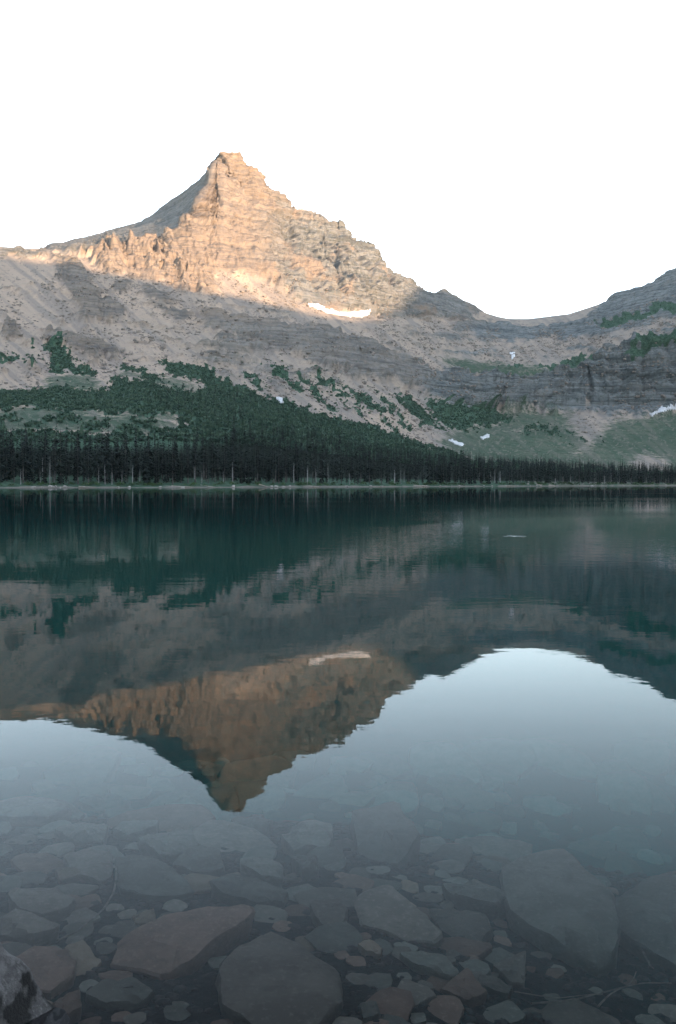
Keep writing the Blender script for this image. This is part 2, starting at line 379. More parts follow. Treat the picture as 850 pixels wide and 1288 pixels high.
gravel = (sstep(0.62 + 0.5 * noise(PX / 25.0, 0.5, seed=7), 0.2, Zg + 0.5 * fbm(Xg / 6, Yg / 6, octv=3, seed=71)) * (Zg > -3)).astype(np.float32)

# relief: gullies, stepped strata and rubble pushed out along the slope's own normal
def normals(X, Y, Z):
    P = np.stack([X, Y, Z], -1)
    du = np.gradient(P, axis=1); dv = np.gradient(P, axis=0)
    n = np.cross(du, dv); n /= np.maximum(np.linalg.norm(n, axis=-1, keepdims=True), 1e-9)
    n *= np.where((n[..., 2:3] < 0) & (np.abs(n[..., 2:3]) > .02), -1, 1)
    return n
Ns = normals(blur(blur(Xg, 0, 9), 1, 9), blur(blur(Yg, 0, 9), 1, 9), blur(blur(Zg, 0, 9), 1, 9))
arc = PX * 1.35                                          # about metres across
dip = Zg + 0.05 * Xg + 7 * fbm(Xg / 160, Yg / 160, octv=3, seed=81)
def steps(period, sharp):
    f = dip / period; fr = f - np.floor(f)
    return sstep(0.0, sharp, fr) - fr
peak = sstep(8.9, 9.4, rowpos)[:, None] * sstep(600, 500, PX) * sstep(40, 110, PX)
crag = sstep(30, 0, np.abs(PY - 330 - (PX - 180) * 0.38) ) * sstep(100, 140, PX) * sstep(275, 240, PX) * (rowpos[:, None] > 8.6) * (rowpos[:, None] < 10.4)
gul = fbm(arc / 55 + Zg / 260, Zg / 300, Yg / 400, octv=5, seed=83, ridged=True)
gul2 = fbm(arc / 17 + 0.3 * fbm(arc / 30, Zg / 30, octv=2, seed=9), Zg / 70, Yg / 200, octv=4, seed=85, ridged=True)
rub = fbm(Xg / 11, Yg / 11, Zg / 11, octv=4, seed=87, gain=0.6)
cliff = ((rowpos > 7) & (rowpos < 8.1))[:, None] * sstep(540, 620, PX)
rub2 = fbm(Xg / 4.5, Yg / 4.5, Zg / 4.5, octv=2, seed=89)
blk = fbm(arc / 30 + PY / 60, PY / 26, Yg / 90, octv=5, seed=84, gain=0.62, ridged=True)
diag = fbm((arc - (PY - 300) * 1.1) / 16, (PY + arc * .4) / 60, octv=4, seed=86, ridged=True)
arete = np.interp(PY, [195, 212, 238, 258, 291, 330], [279, 272, 262, 250, 229, 205])
leftface = sstep(3, -6, PX - arete) * (rowpos[:, None] > 9.9) * sstep(330, 300, PY)
pk = peak * (1 - 0.65 * leftface)
D = rock * (1 - peak) * (4.2 * gul + 2.6 * gul2 + 3.4 * steps(26, 0.25) + 2.0 * steps(9.5, 0.3) + 2.4 * rub)
rib = fbm((arc - (PY - 300) * .35) / 46, (PY + arc * .2) / 150, Yg / 900, octv=4, seed=82, gain=0.55, ridged=True)
D += rock * (1 - peak) * sstep(5.9, 6.4, rowpos)[:, None] * sstep(8.8, 8.4, rowpos)[:, None] * (5 * steps(17, 0.12) + 3.0 * steps(7, 0.2))
D += rock * pk * (5.5 * blk + 9.0 * diag * sstep(275, 340, PX) + 13 * rib + 4.0 * gul + (9.0 - 6.0 * sstep(250, 225, PY)) * steps(36, 0.2) * 0.6 + 4.6 * steps(12, 0.2) + 3.0 * steps(6.3, 0.2) + 3.0 * rub + 2.4 * rub2)
D += rock * cliff * (7 * gul2 + 6 * gul + 9 * steps(23, 0.10) + 4 * steps(8, .15))
D += crag * (19 * np.abs(fbm(arc / 22, Zg / 26, octv=3, seed=91)) + 11 * fbm(arc / 9, Zg / 12, octv=3, seed=93))
open_s = (1 - np.clip(rock, 0, 1)) * sstep(5, 6.5, rowpos)[:, None]
D += open_s * (0.9 * rub + 0.4 * rub2 + 0.8 * fall + 3.0 * fbm(Xg / 70, Yg / 70, octv=3, seed=95))
D *= (1 - np.clip((rowpos - 11.0) / 0.3, 0, 1))[:, None] * sstep(4.3, 5.2, rowpos)[:, None]
sk = np.clip(np.abs(np.arange(NR) - SKY)[:, None] / 8.0, 0.12 + 0.30 * sstep(60, 120, PX) * sstep(560, 500, PX), 1)
D *= sk
Xg, Yg, Zg = Xg + Ns[..., 0] * D, Yg + Ns[..., 1] * D, Zg + Ns[..., 2] * D
Zg += 0.3 * fbm(Xg / 14, Yg / 14, octv=3, seed=99) * ((rowpos > 2.3) & (rowpos < 5.2))[:, None]

# cut the sheet into the pieces one would name, sharing their borders
cc = PX[:-1, :-1]; rr = np.broadcast_to(rowpos[:-1, None], cc.shape)
edge = cc + 10 * fbm(cc / 30, rr * 2, octv=3, seed=101)
region = np.full(cc.shape, 1)                                  # scree slope
region[(rr >= 9 - 0.0) & (edge < 618)] = 2                     # the peak
region[(edge >= 618) & (rr >= 7)] = 3                          # cirque wall
region[(edge >= 545) & (rr < 7) & (rr >= 5)] = 4               # meadow bowl
region[rr < 5] = 0                                             # shore flat
names = {0: ('shore_ground', 'level wooded ground behind the thin gravel strip of the far shore'),
         1: ('scree_slope', 'long tan scree slope rising from the woods to the foot of the peak'),
         2: ('mountain_peak', 'pyramid shaped banded rock peak with warm sunlight on its face'),
         3: ('cirque_wall', 'grey banded cliffs and benches below the low saddle'),
         4: ('meadow_bowl', 'green meadow bowl with talus under the grey cliffs')}
idx = np.arange(NR * NC).reshape(NR, NC)
quads = np.stack([idx[:-1, :-1], idx[:-1, 1:], idx[1:, 1:], idx[1:, :-1]], -1).reshape(-1, 4)
VV = np.stack([Xg, Yg, Zg], -1).reshape(-1, 3)
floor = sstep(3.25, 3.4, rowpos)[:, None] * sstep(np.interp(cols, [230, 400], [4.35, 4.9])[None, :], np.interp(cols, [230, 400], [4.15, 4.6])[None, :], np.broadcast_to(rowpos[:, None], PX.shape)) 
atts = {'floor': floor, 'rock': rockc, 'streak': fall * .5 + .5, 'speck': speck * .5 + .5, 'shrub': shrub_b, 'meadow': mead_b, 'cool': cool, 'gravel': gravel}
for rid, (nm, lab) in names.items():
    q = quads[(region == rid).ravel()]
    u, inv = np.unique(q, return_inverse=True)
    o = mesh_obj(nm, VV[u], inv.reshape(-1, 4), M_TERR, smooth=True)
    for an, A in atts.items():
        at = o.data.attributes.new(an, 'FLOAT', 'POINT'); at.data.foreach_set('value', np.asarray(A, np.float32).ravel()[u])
    tag(o, lab, 'mountain' if rid in (2, 3) else 'ground', kind='structure')

def terr_at(px, py):
    """a point of the mountain surface seen at a photograph pixel"""
    c = int(np.argmin(np.abs(cols - px)))
    rows_ = np.arange(sum(seg[:2]), SKY + 1)
    PYc = py_of(Yg[rows_, c], Zg[rows_, c])
    hit = np.where(PYc <= py)[0]
    r = rows_[hit[0]] if len(hit) else SKY
    return Vector((Xg[r, c], Yg[r, c], Zg[r, c])), r, c

# ------------------------------------------------------------------ unseen ridge behind the camera, crest shaped to keep the valley in shade
shade = [(-600,300),(-300,303),(-100,318),(-40,321),(0,324),(60,331),(130,342),(180,351),(230,362),(280,371),(320,379),(360,389),(400,397),(440,403),(468,402),(492,394),(508,376),(520,362),(545,366),(600,386),(611,391),(640,385),(700,370),(850,310),(1100,230)]
crest = []
for px, py in shade:
    p, r, c = terr_at(px, py)
    lift = max(0.0, (py_of(p.y, p.z) - py)) / F_PX * p.y
    t = (p.y + 900.0) / math.cos(SUN_AZ)
    crest.append((p.x + t * math.sin(SUN_AZ), p.z + lift + t * math.tan(SUN_EL)))
crest.sort()
cx_ = np.array([c[0] for c in crest]); cz_ = np.array([c[1] for c in crest])
gx = np.linspace(-2600, 5600, 411); gy = np.concatenate([np.linspace(-2600, -1000, 24), np.linspace(-960, -840, 9), np.linspace(-800, -30, 45)])
GX, GY = np.meshgrid(gx, gy)
cr = np.interp(GX, cx_, cz_)
cr = cr - 0.22 * np.maximum(0, cx_[0] - GX) * (GX < cx_[0]) ; cr = np.maximum(cr, 150)
dist = np.abs(GY + 900)
prof = np.where(GY > -900, np.maximum(0, 1 - dist / 800) ** 1.15, np.maximum(0, 1 - dist / 1700))
GZ = cr * prof
nz = fbm(GX / 220, GY / 220, octv=5, seed=111)
GZ += nz * 40 * sstep(0, 150, dist) * sstep(0, 120, GZ) + 0.6
ii = np.arange(GX.size).reshape(GX.shape)
o = mesh_obj('mountain_ridge', np.stack([GX, GY, GZ], -1).reshape(-1, 3), np.stack([ii[:-1, :-1], ii[:-1, 1:], ii[1:, 1:], ii[1:, :-1]], -1).reshape(-1, 4), M_TERR, True)
tag(o, 'long unseen rocky ridge behind the near shore, its crest shaped to shade the valley', 'mountain', kind='structure')

# wide ground sheet down to the horizon, below lake and mountains
n = 64; rr_ = [0, 3000, 12000, 40000]; V = [(0, 0, -62)]; Fc = []
for r_ in rr_[1:]:
    for k in range(n): V.append((r_ * math.cos(2 * math.pi * k / n), r_ * math.sin(2 * math.pi * k / n), -62))
for k in range(n):
    Fc.append((0, 1 + k, 1 + (k + 1) % n))
    for j in range(len(rr_) - 2):
        a, b = 1 + j * n + k, 1 + j * n + (k + 1) % n
        Fc.append((a, a + n, b + n, b))
o = mesh_obj('ground', V, Fc, simple_mat('far_ground', (0.06, 0.075, 0.04), (0.14, 0.13, 0.09), 0.01, 1.0, 0, 'Position'))
tag(o, 'valley ground reaching out to the horizon', 'ground', kind='structure')

# ------------------------------------------------------------------ lakebed near the camera
def bed(x, y):
    x = np.asarray(x, float); y = np.asarray(y, float)
    d = np.interp(y, [-30, -3, 1.2, 2.2, 3.0, 4.2, 5.5, 7.0, 10.0, 16.0, 30.0, 60, 200], [3.5, 0.7, 0.25, -0.12, -0.32, -0.66, -1.15, -2.1, -5.0, -9, -15, -23, -36])
    side = np.clip(x - 0.15, 0, 6) * 0.42 + np.clip(-x - 2.2, 0, 30) * 0.02
    d = d - side * np.interp(y, [0, 2, 3.2, 8], [0.0, 0.5, 1, 1.0])
    return d
def bed_rough(x, y):
    return bed(x, y) + 0.035 * fbm(np.asarray(x) / 0.5, np.asarray(y) / 0.5, octv=4, seed=121)
bx = np.concatenate([np.linspace(-60, -5, 40), np.linspace(-4.9, 4.9, 150), np.linspace(5, 60, 40)])
by = np.concatenate([np.linspace(-29, 1.0, 30), np.linspace(1.1, 12, 170), np.linspace(12.4, 215, 60)])
BX, BY = np.meshgrid(bx, by)
BXs = BX * (1 + np.clip(BY - 12, 0, None) / 30)
BZ = bed_rough(BXs, BY)
ii = np.arange(BX.size).reshape(BX.shape)
M_BED = simple_mat('lake_silt', (0.006, 0.006, 0.006), (0.015, 0.014, 0.013), 9, 0.95, 0.02, 'Position')  # coloured near black so the gaps between stones read as deep shade
o = mesh_obj('lakebed', np.stack([BXs, BY, BZ], -1).reshape(-1, 3), np.stack([ii[:-1, :-1], ii[:-1, 1:], ii[1:, 1:], ii[1:, :-1]], -1).reshape(-1, 4), M_BED, True)
tag(o, 'dark silty lakebed and bank of the near shore', 'lakebed', kind='structure')

# ------------------------------------------------------------------ lake
k = NT('lake_water')
k.n.remove(k.b)
refr = k.node('ShaderNodeBsdfRefraction'); refr.inputs['IOR'].default_value = 1.333; refr.inputs['Roughness'].default_value = 0.0
refl = k.node('ShaderNodeBsdfGlossy'); refl.inputs['Roughness'].default_value = 0.0
geo = k.node('ShaderNodeNewGeometry'); pos = geo.outputs['Position']
def wv(scale, s):
    mp = k.node('ShaderNodeMapping'); mp.inputs['Scale'].default_value = scale; k.l.new(pos, mp.inputs[0]); return k.noise(mp.outputs[0], s, 3, 0.5)
sep = k.node('ShaderNodeSeparateXYZ'); k.l.new(pos, sep.inputs[0])
far = k.ramp(sep.outputs['Y'], 6.0, 30.0)
patchy = k.ramp(wv((0.03, 0.05, 1), 1.0), 0.35, 0.65)
h1 = k.math('MULTIPLY', k.math('SUBTRACT', wv((0.55, 1.0, 1), 1.6), 0.5), 0.0010)
h2 = k.math('MULTIPLY', k.math('SUBTRACT', wv((0.7, 1.0, 1), 7.0), 0.5), 0.00022)
h3 = k.math('MULTIPLY', k.math('SUBTRACT', wv((0.4, 1.0, 1), 3.0), 0.5), k.math('MULTIPLY', k.math('MULTIPLY', far, patchy), 0.006))
hh = k.math('ADD', k.math('ADD', h1, h2), h3)
# one small ring where a fish has risen
RISE = (5.75, 32.3)
dx = k.math('SUBTRACT', sep.outputs['X'], RISE[0]); dy = k.math('SUBTRACT', sep.outputs['Y'], RISE[1])
rad = k.math('SQRT', k.math('ADD', k.math('MULTIPLY', dx, dx), k.math('MULTIPLY', dy, dy)))
ring = k.math('MULTIPLY', k.math('SINE', k.math('MULTIPLY', rad, 22.0)), k.math('MULTIPLY', k.ramp(rad, 0.15, 0.3), k.ramp(rad, 0.55, 0.36)))
hh = k.math('ADD', hh, k.math('MULTIPLY', ring, 0.006))
bp = k.node('ShaderNodeBump'); bp.inputs['Strength'].default_value = 1.0; bp.inputs['Distance'].default_value = 1.0
k.l.new(hh, bp.inputs['Height']); k.l.new(bp.outputs[0], refr.inputs['Normal']); k.l.new(bp.outputs[0], refl.inputs['Normal'])
# Fresnel reflectance for mostly p-polarised light (the photograph's glare is filtered)
dt = k.node('ShaderNodeVectorMath'); dt.operation = 'DOT_PRODUCT'; k.l.new(geo.outputs['Incoming'], dt.inputs[0]); k.l.new(bp.outputs[0], dt.inputs[1])
ci = k.math('MAXIMUM', k.math('ABSOLUTE', dt.outputs['Value']), 0.0005)
ct = k.math('SQRT', k.math('SUBTRACT', 1.0, k.math('DIVIDE', k.math('SUBTRACT', 1.0, k.math('MULTIPLY', ci, ci)), 1.333 ** 2)))
def r2(a, b):
    q = k.math('DIVIDE', k.math('SUBTRACT', a, b), k.math('ADD', a, b)); return k.math('MULTIPLY', q, q)
Rs = r2(ci, k.math('MULTIPLY', ct, 1.333)); Rp = r2(k.math('MULTIPLY', ci, 1.333), ct)
Rf = k.math('ADD', k.math('MULTIPLY', Rs, 0.02), k.math('MULTIPLY', Rp, 0.98))
fr = k.node('ShaderNodeFresnel'); fr.inputs['IOR'].default_value = 1.333
sel = k.node('ShaderNodeMix'); sel.data_type = 'FLOAT'
k.l.new(geo.outputs['Backfacing'], sel.inputs['Factor']); k.l.new(Rf, sel.inputs[2]); k.l.new(fr.outputs[0], sel.inputs[3])
mx = k.node('ShaderNodeMixShader'); k.l.new(sel.outputs[0], mx.inputs[0]); k.l.new(refr.outputs[0], mx.inputs[1]); k.l.new(refl.outputs[0], mx.inputs[2])
k.l.new(mx.outputs[0], k.out.inputs['Surface'])
va = k.node('ShaderNodeVolumeAbsorption'); va.inputs['Color'].default_value = (0.05, 0.78, 0.76, 1); va.inputs['Density'].default_value = 0.11
vs = k.node('ShaderNodeVolumeScatter'); vs.inputs['Color'].default_value = (0.04, 0.80, 0.80, 1); vs.inputs['Density'].default_value = 0.018
ad = k.node('ShaderNodeAddShader'); k.l.new(va.outputs[0], ad.inputs[0]); k.l.new(vs.outputs[0], ad.inputs[1])
k.l.new(ad.outputs[0], k.out.inputs['Volume'])
M_WATER = k.m
LR = 1350.0; NW = 72
V = [(LR * math.cos(2 * math.pi * i / NW), 450 + LR * math.sin(2 * math.pi * i / NW), z) for z in (0.0, -58.0) for i in range(NW)]
Fc = [tuple(range(NW)), tuple(range(2 * NW - 1, NW - 1, -1))] + [(i, NW + i, NW + (i + 1) % NW, (i + 1) % NW) for i in range(NW)]
o = mesh_obj('lake', V, Fc, M_WATER)
tag(o, 'calm clear mountain lake mirroring the peak', 'lake', kind='structure')

# ------------------------------------------------------------------ snow patches
def snow(outline, label, thick=1.6):
    o_ = np.array(outline, float); x0, x1, y0, y1 = o_[:, 0].min(), o_[:, 0].max(), o_[:, 1].min(), o_[:, 1].max()
    r0 = np.arange(sum(seg[:4]), SKY); c0 = np.where((cols > x0 - 3) & (cols < x1 + 3))[0]
    sub = np.ix_(r0, c0)
    pyN = py_of(Yg[sub], Zg[sub]); pxN = PX[sub]
    m = in_poly(pxN + 2.0 * noise(pxN / 3, pyN / 2, seed=5), pyN + 1.2 * noise(pxN / 4, pyN / 2, 3, seed=6), outline)
    # keep only the nearest stretch of surface per column
    mq = m[:-1, :-1] & m[1:, 1:] & m[:-1, 1:] & m[1:, :-1]
    if mq.sum() == 0: mq = m[:-1, :-1]
    gi = np.arange(m.size).reshape(m.shape)
    q = np.stack([gi[:-1, :-1], gi[:-1, 1:], gi[1:, 1:], gi[1:, :-1]], -1)[mq]
    base = np.stack([blur(Xg[sub], 0, 5), blur(Yg[sub], 0, 5), blur(Zg[sub], 0, 5)], -1).reshape(-1, 3)
    u, inv = np.unique(q, return_inverse=True); q = inv.reshape(-1, 4)
    b = base[u]; N_ = Ns[sub].reshape(-1, 3)[u]
    top = b + N_ * thick; bot = b - N_ * thick * 1.5
    nv = len(b)
    from collections import Counter
    ec = Counter(); 
    for f in q:
        for a in range(4): ec[(int(f[a]), int(f[(a + 1) % 4]))] += 1
    sides = [(a, b_, b_ + nv, a + nv) for (a, b_) in ec if (b_, a) not in ec]
    faces = [tuple(int(v) for v in f[::-1]) for f in q] + [tuple(int(v) + nv for v in f) for f in q] + sides
    ctr = top.mean(0)
    ob = mesh_obj('snow_patch', np.concatenate([top, bot]) - ctr, faces, M_SNOW, True)
    ob.location = ctr
    tag(ob, label, 'snow patch', 'old snow lying on the mountain')
snow([(384,381),(400,383),(412,389),(425,391),(440,392),(464,389),(466,395),(455,400),(430,398),(405,392),(388,386)], 'long white snow bank along the cliff foot of the sunlit peak', 1.1)
snow([(640,444),(651,443),(648,450),(646,456),(643,450)], 'small white snow wedge on the scree under the saddle', 1.1)
snow([(816,522),(824,517),(830,512),(845,509),(870,508),(870,515),(845,517),(830,520),(820,525)], 'white snow bank at the foot of the grey cliff', 1.1)
snow([(603,551),(610,547),(617,547),(614,551),(606,554)], 'small snow patch at the lower edge of the meadow', 0.9)
snow([(562,552),(572,554),(583,560),(578,562),(567,557)], 'thin snow strip at the top edge of the woods', 0.9)
snow([(345,502),(353,502),(358,508),(350,507)], 'tiny snow speck at the foot of the tan scree slope', 2.0)

# ------------------------------------------------------------------ trees
def conifer(rng, h, rad, whorls, per, low=0.12, fin=True):
    """crown of drooping boughs as kites: returns verts, faces"""
    V, F = [], []
    for i in range(whorls):
        t = (i + rng.uniform(-.3, .3)) / whorls; t = min(max(t, 0), 1)
        z = h * (low + (1 - low) * t)
        L = rad * ((1 - t) ** 0.8 * 0.92 + 0.05) * rng.uniform(0.75, 1.15)
        if t < 0.12: L *= 0.75
        for j in range(per):
            if rng.random() < 0.08: continue
            a = 2 * math.pi * (j + rng.uniform(-.35, .35)) / per + i * 1.7
            l = L * rng.uniform(0.65, 1.25); dr = -l * rng.uniform(0.25, 0.6); wd = l * rng.uniform(0.28, 0.42)
            ca, sa = math.cos(a), math.sin(a)
            zb = z + rng.uniform(-.5, .5) * h / whorls
            n0 = len(V)
            V += [(0, 0, zb + l * 0.12), (ca * l * .6 - sa * wd, sa * l * .6 + ca * wd, zb + dr * .55), (ca * l, sa * l, zb + dr),
                  (ca * l * .6 + sa * wd, sa * l * .6 - ca * wd, zb + dr * .55)]
            F += [(n0, n0 + 1, n0 + 2), (n0, n0 + 2, n0 + 3)]
            if fin:
                V += [(ca * l * .62, sa * l * .62, zb + dr * .55 - l * .28)]
                F += [(n0, n0 + 2, n0 + 4)]
    n0 = len(V); V += [(0.05 * rad, 0, h * .93), (-.04 * rad, .04 * rad, h * .93), (0, -.05 * rad, h * .93), (0, 0, h * 1.03)]
    F += [(n0, n0 + 1, n0 + 3), (n0 + 1, n0 + 2, n0 + 3), (n0 + 2, n0, n0 + 3)]
    return V, F
def stem(rng, h, r, top=0.06, n=6, rings=4, lean=0.0):
    V, F = [], []
    for i in range(rings + 1):
        t = i / rings; rr = r * (1 - t) + r * top * t
        if i == 0: rr *= 1.3
        ox = lean * t * t * h; z = -0.4 if i == 0 else t * h
        for j in range(n): V.append((ox + rr * math.cos(2 * math.pi * j / n), rr * math.sin(2 * math.pi * j / n), z))
    for i in range(rings):
        for j in range(n): F.append((i * n + j, i * n + (j + 1) % n, (i + 1) * n + (j + 1) % n, (i + 1) * n + j))
    F.append(tuple(rings * n + j for j in range(n)))
    return V, F
def bare_limbs(rng, h, count):
    V, F = [], []
    for i in range(count):
        t = rng.uniform(0.25, 0.97); a = rng.uniform(0, 6.28); l = h * 0.11 * (1.15 - t) * rng.uniform(.6, 1.4) + .2; up = rng.uniform(-.35, .35)
        d = Vector((math.cos(a), math.sin(a), up)).normalized() * l; s = Vector((-math.sin(a), math.cos(a), 0)) * 0.05; n0 = len(V)
        b = Vector((0, 0, t * h)); u = Vector((0, 0, .06))
        V += [b + s, b - s, b + u, b + d]
        F += [(n0, n0 + 1, n0 + 3), (n0 + 1, n0 + 2, n0 + 3), (n0 + 2, n0, n0 + 3)]
    return V, F

rng = random.Random(5)
def me_only(name, VF, mat):
    me = bpy.data.meshes.new(name); me.from_pydata([tuple(v) for v in VF[0]], [], VF[1]); me.materials.append(mat); me.update(); return me
KINDS = []
TREE_GROUP = 'conifers standing in front along the far shore'
for nm, lab, rad, low, wh, per in [
    ('spruce_tree', 'narrow dark spruce with a pointed top on the far shore', 2.0, 0.10, 26, 7),
    ('spruce_tree', 'narrow dark spruce with a pointed top on the far shore', 1.7, 0.16, 28, 6),
    ('fir_tree', 'broad full dark fir with boughs near the ground on the far shore', 2.9, 0.05, 24, 8),
    ('fir_tree', 'broad full dark fir with boughs near the ground on the far shore', 2.6, 0.07, 24, 8),
    ('pine_tree', 'thin tree with bare lower trunk and sparse dark top on the far shore', 1.9, 0.38, 17, 6)]:
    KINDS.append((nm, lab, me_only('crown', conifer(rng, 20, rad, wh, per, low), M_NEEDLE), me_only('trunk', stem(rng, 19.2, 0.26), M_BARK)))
DEADS = []
for q in range(3):
    DEADS.append(('dead_tree', 'pale grey dead tree without needles on the far shore', me_only('bare_crown', bare_limbs(rng, 12, 34), M_DEAD), me_only('trunk', stem(rng, 12, 0.24, 0.1, lean=rng.uniform(-.05, .05)), M_DEAD)))
TREE_MESH_USED = set()
def plant_tree(kind, p, h, ref, rot):
    nm, lab, crown, trunk = kind
    e = bpy.data.objects.new(nm, None); COL.objects.link(e); e.location = p; e.rotation_euler = (0, 0, rot)
    e.empty_display_size = 0.5
    s = h / ref; w_ = s * random.uniform(0.85, 1.2); e.scale = (w_, w_, s)
    tag(e, lab, 'tree', TREE_GROUP if ref == 20 else 'dead trees along the far shore')
    c = bpy.data.objects.new(crown.name.split('.')[0], crown); COL.objects.link(c); c.parent = e
    t = bpy.data.objects.new('trunk', trunk); COL.objects.link(t); t.parent = e

# spots on the ground: cells drawn in proportion to their area
cellA = np.abs(np.linalg.norm(np.cross(np.stack([Xg[:-1, 1:] - Xg[:-1, :-1], Yg[:-1, 1:] - Yg[:-1, :-1], Zg[:-1, 1:] - Zg[:-1, :-1]], -1),
                                       np.stack([Xg[1:, :-1] - Xg[:-1, :-1], Yg[1:, :-1] - Yg[:-1, :-1], Zg[1:, :-1] - Zg[:-1, :-1]], -1)), axis=-1))
def spots(mask, count):
    w_ = (cellA * mask).ravel(); w_ = w_ / w_.sum()
    ids = RNG.choice(w_.size, size=count, p=w_); r_, c_ = np.unravel_index(ids, cellA.shape)
    a, b = RNG.random(count), RNG.random(count)
    def L(A): return (A[r_, c_] * (1 - a) + A[r_, c_ + 1] * a) * (1 - b) + (A[r_ + 1, c_] * (1 - a) + A[r_ + 1, c_ + 1] * a) * b
    return np.stack([L(Xg), L(Yg), L(Zg)], -1), r_, c_
def tree_h(px): return np.interp(px, [-200, 0, 220, 425, 640, 850], [20, 19.5, 18, 16, 14.5, 14])

inl = Yg[:-1, :-1] - (shore_y(PX[:-1, :-1]))
inframe = (PX[:-1, :-1] > -25) & (PX[:-1, :-1] < 875)
zone = (rr > 2.9) & (rr < 4.6) & (inl > 7) & (inl < 60) & inframe
cand, r_, c_ = spots(zone, 5000)
depth_in = cand[:, 1] - shore_y(cols[c_])
order = np.argsort(depth_in + 8 * RNG.random(len(cand)))
placed = []
for i in order:
    p = cand[i]
    if len(placed) >= 292: break
    sp_ = 2.7 if p[1] < 520 else 3.6
    if all((p[0] - q[0]) ** 2 + ((p[1] - q[1]) * 0.55) ** 2 > sp_ ** 2 for q in placed):
        placed.append(p)
        px = float(cols[c_[i]])
        dead = random.random() < 0.20
        if dead: plant_tree(random.choice(DEADS), p, random.uniform(5, 11) * tree_h(px) / 18, 12, random.uniform(0, 6.28))
        else: plant_tree(random.choices(KINDS, [3, 3, 2, 2, 2.2])[0], p, tree_h(px) * random.uniform(0.55, 1.22), 20, random.uniform(0, 6.28))

def scatter_mesh(name, protos, P, H, ref, mat, label, cat, squash=(0.85, 1.2)):
    VsA, FsA, off = [], [], 0
    pk = [(np.array(v, float), np.array(f)) for v, f in protos]
    sel = RNG.integers(0, len(pk), len(P)); ang = RNG.random(len(P)) * 6.283; sq = RNG.uniform(*squash, len(P))
    for k_, (v, f) in enumerate(pk):
        id_ = np.where(sel == k_)[0]
        if not len(id_): continue
        s = (H[id_] / ref)[:, None]; ca, sa = np.cos(ang[id_])[:, None], np.sin(ang[id_])[:, None]; w_ = s * sq[id_][:, None]
        X = (v[None, :, 0] * ca - v[None, :, 1] * sa) * w_ + P[id_, 0:1]
        Y = (v[None, :, 0] * sa + v[None, :, 1] * ca) * w_ + P[id_, 1:2]
        Z = v[None, :, 2] * s + P[id_, 2:3]
        VsA.append(np.stack([X, Y, Z], -1).reshape(-1, 3))
        FsA.append((f[None] + (np.arange(len(id_)) * len(v))[:, None, None]).reshape(-1, 3) + off); off += len(id_) * len(v)
    o = mesh_obj(name, np.concatenate(VsA), np.concatenate(FsA), mat)
    tag(o, label, cat, kind='stuff'); return o

lowp = [conifer(rng, 20, rng.uniform(1.9, 2.7), 15, 6, 0.08, False) for _ in range(7)]
zone = (rr > 3.2) & (rr < np.interp(PX[:-1, :-1], [230, 400], [4.25, 5.0])) & (inl > 30) & (PX[:-1, :-1] > -300) & (PX[:-1, :-1] < 1100)
P, r_, c_ = spots(zone, 3400)
H = tree_h(cols[c_]) * RNG.uniform(0.5, 1.0, len(P)) * np.where(RNG.random(len(P)) < .12, 1.3, 1.0) * np.interp(rowpos[r_], [3, 4.1, 5], [1, 1, 0.6])
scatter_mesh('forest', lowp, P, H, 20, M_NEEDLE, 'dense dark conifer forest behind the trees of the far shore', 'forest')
# bare grey trunks inside the forest
# dwarf trees and shrubs on the hillside
def clump(rng):
    V, F = [], []
    for i in range(11):
        a, e = rng.uniform(0, 6.28), rng.uniform(0.1, 1.5); l = rng.uniform(.7, 1.1); s = rng.uniform(.3, .5)
        d = Vector((math.cos(a) * math.cos(e), math.sin(a) * math.cos(e), math.sin(e) * 1.15)) * l
        t = Vector((-math.sin(a), math.cos(a), 0)) * s; n0 = len(V)
        V += [d * .25 + t * .8, d * .3 - t * .8, d * 1.0 - t * .35, d * 1.0 + t * .45 + Vector((0, 0, -.15))]
        F += [(n0, n0 + 1, n0 + 2), (n0, n0 + 2, n0 + 3)]
    return V, F
cl = [clump(rng) for _ in range(6)]
shr = (shrub[:-1, :-1] > 0.5)
zone = shr & (rr > 4.4) & (rr < 7.3) & (PX[:-1, :-1] > -250) & (PX[:-1, :-1] < 900)
P, r_, c_ = spots(zone, 24000)
H = RNG.uniform(1.6, 3.6, len(P)) * np.interp(rowpos[r_], [4.4, 5.5, 7], [1.35, 1.05, 0.8])
scatter_mesh('hillside_scrub', cl, P, H * 0.5, 1.0, M_SHRUB, 'dark green scrub covering the lower hillside above the woods', 'scrub')
lowc = [conifer(rng, 20, rng.uniform(2.6, 3.6), 8, 5, 0.04, False) for _ in range(4)]
zone = shr & (rr > 4.7) & (rr < 6.2) & (PX[:-1, :-1] > 180) & (PX[:-1, :-1] < 760)
P, r_, c_ = spots(zone, 650)
H = RNG.uniform(4, 8.5, len(P)) * np.interp(rowpos[r_], [4.7, 6.2], [1.15, 0.7])
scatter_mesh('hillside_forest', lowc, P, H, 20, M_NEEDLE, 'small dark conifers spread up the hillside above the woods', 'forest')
# scattered upper shrubs on benches and cliffs
zone = shr & (rr >= 7.0) & (rr < 9.5)
P, r_, c_ = spots(zone, 1800)
scatter_mesh('bench_scrub', cl, P, RNG.uniform(0.7, 1.7, len(P)), 1.0, M_SHRUB, 'dark scrub fringing the benches of the grey cliffs', 'scrub')

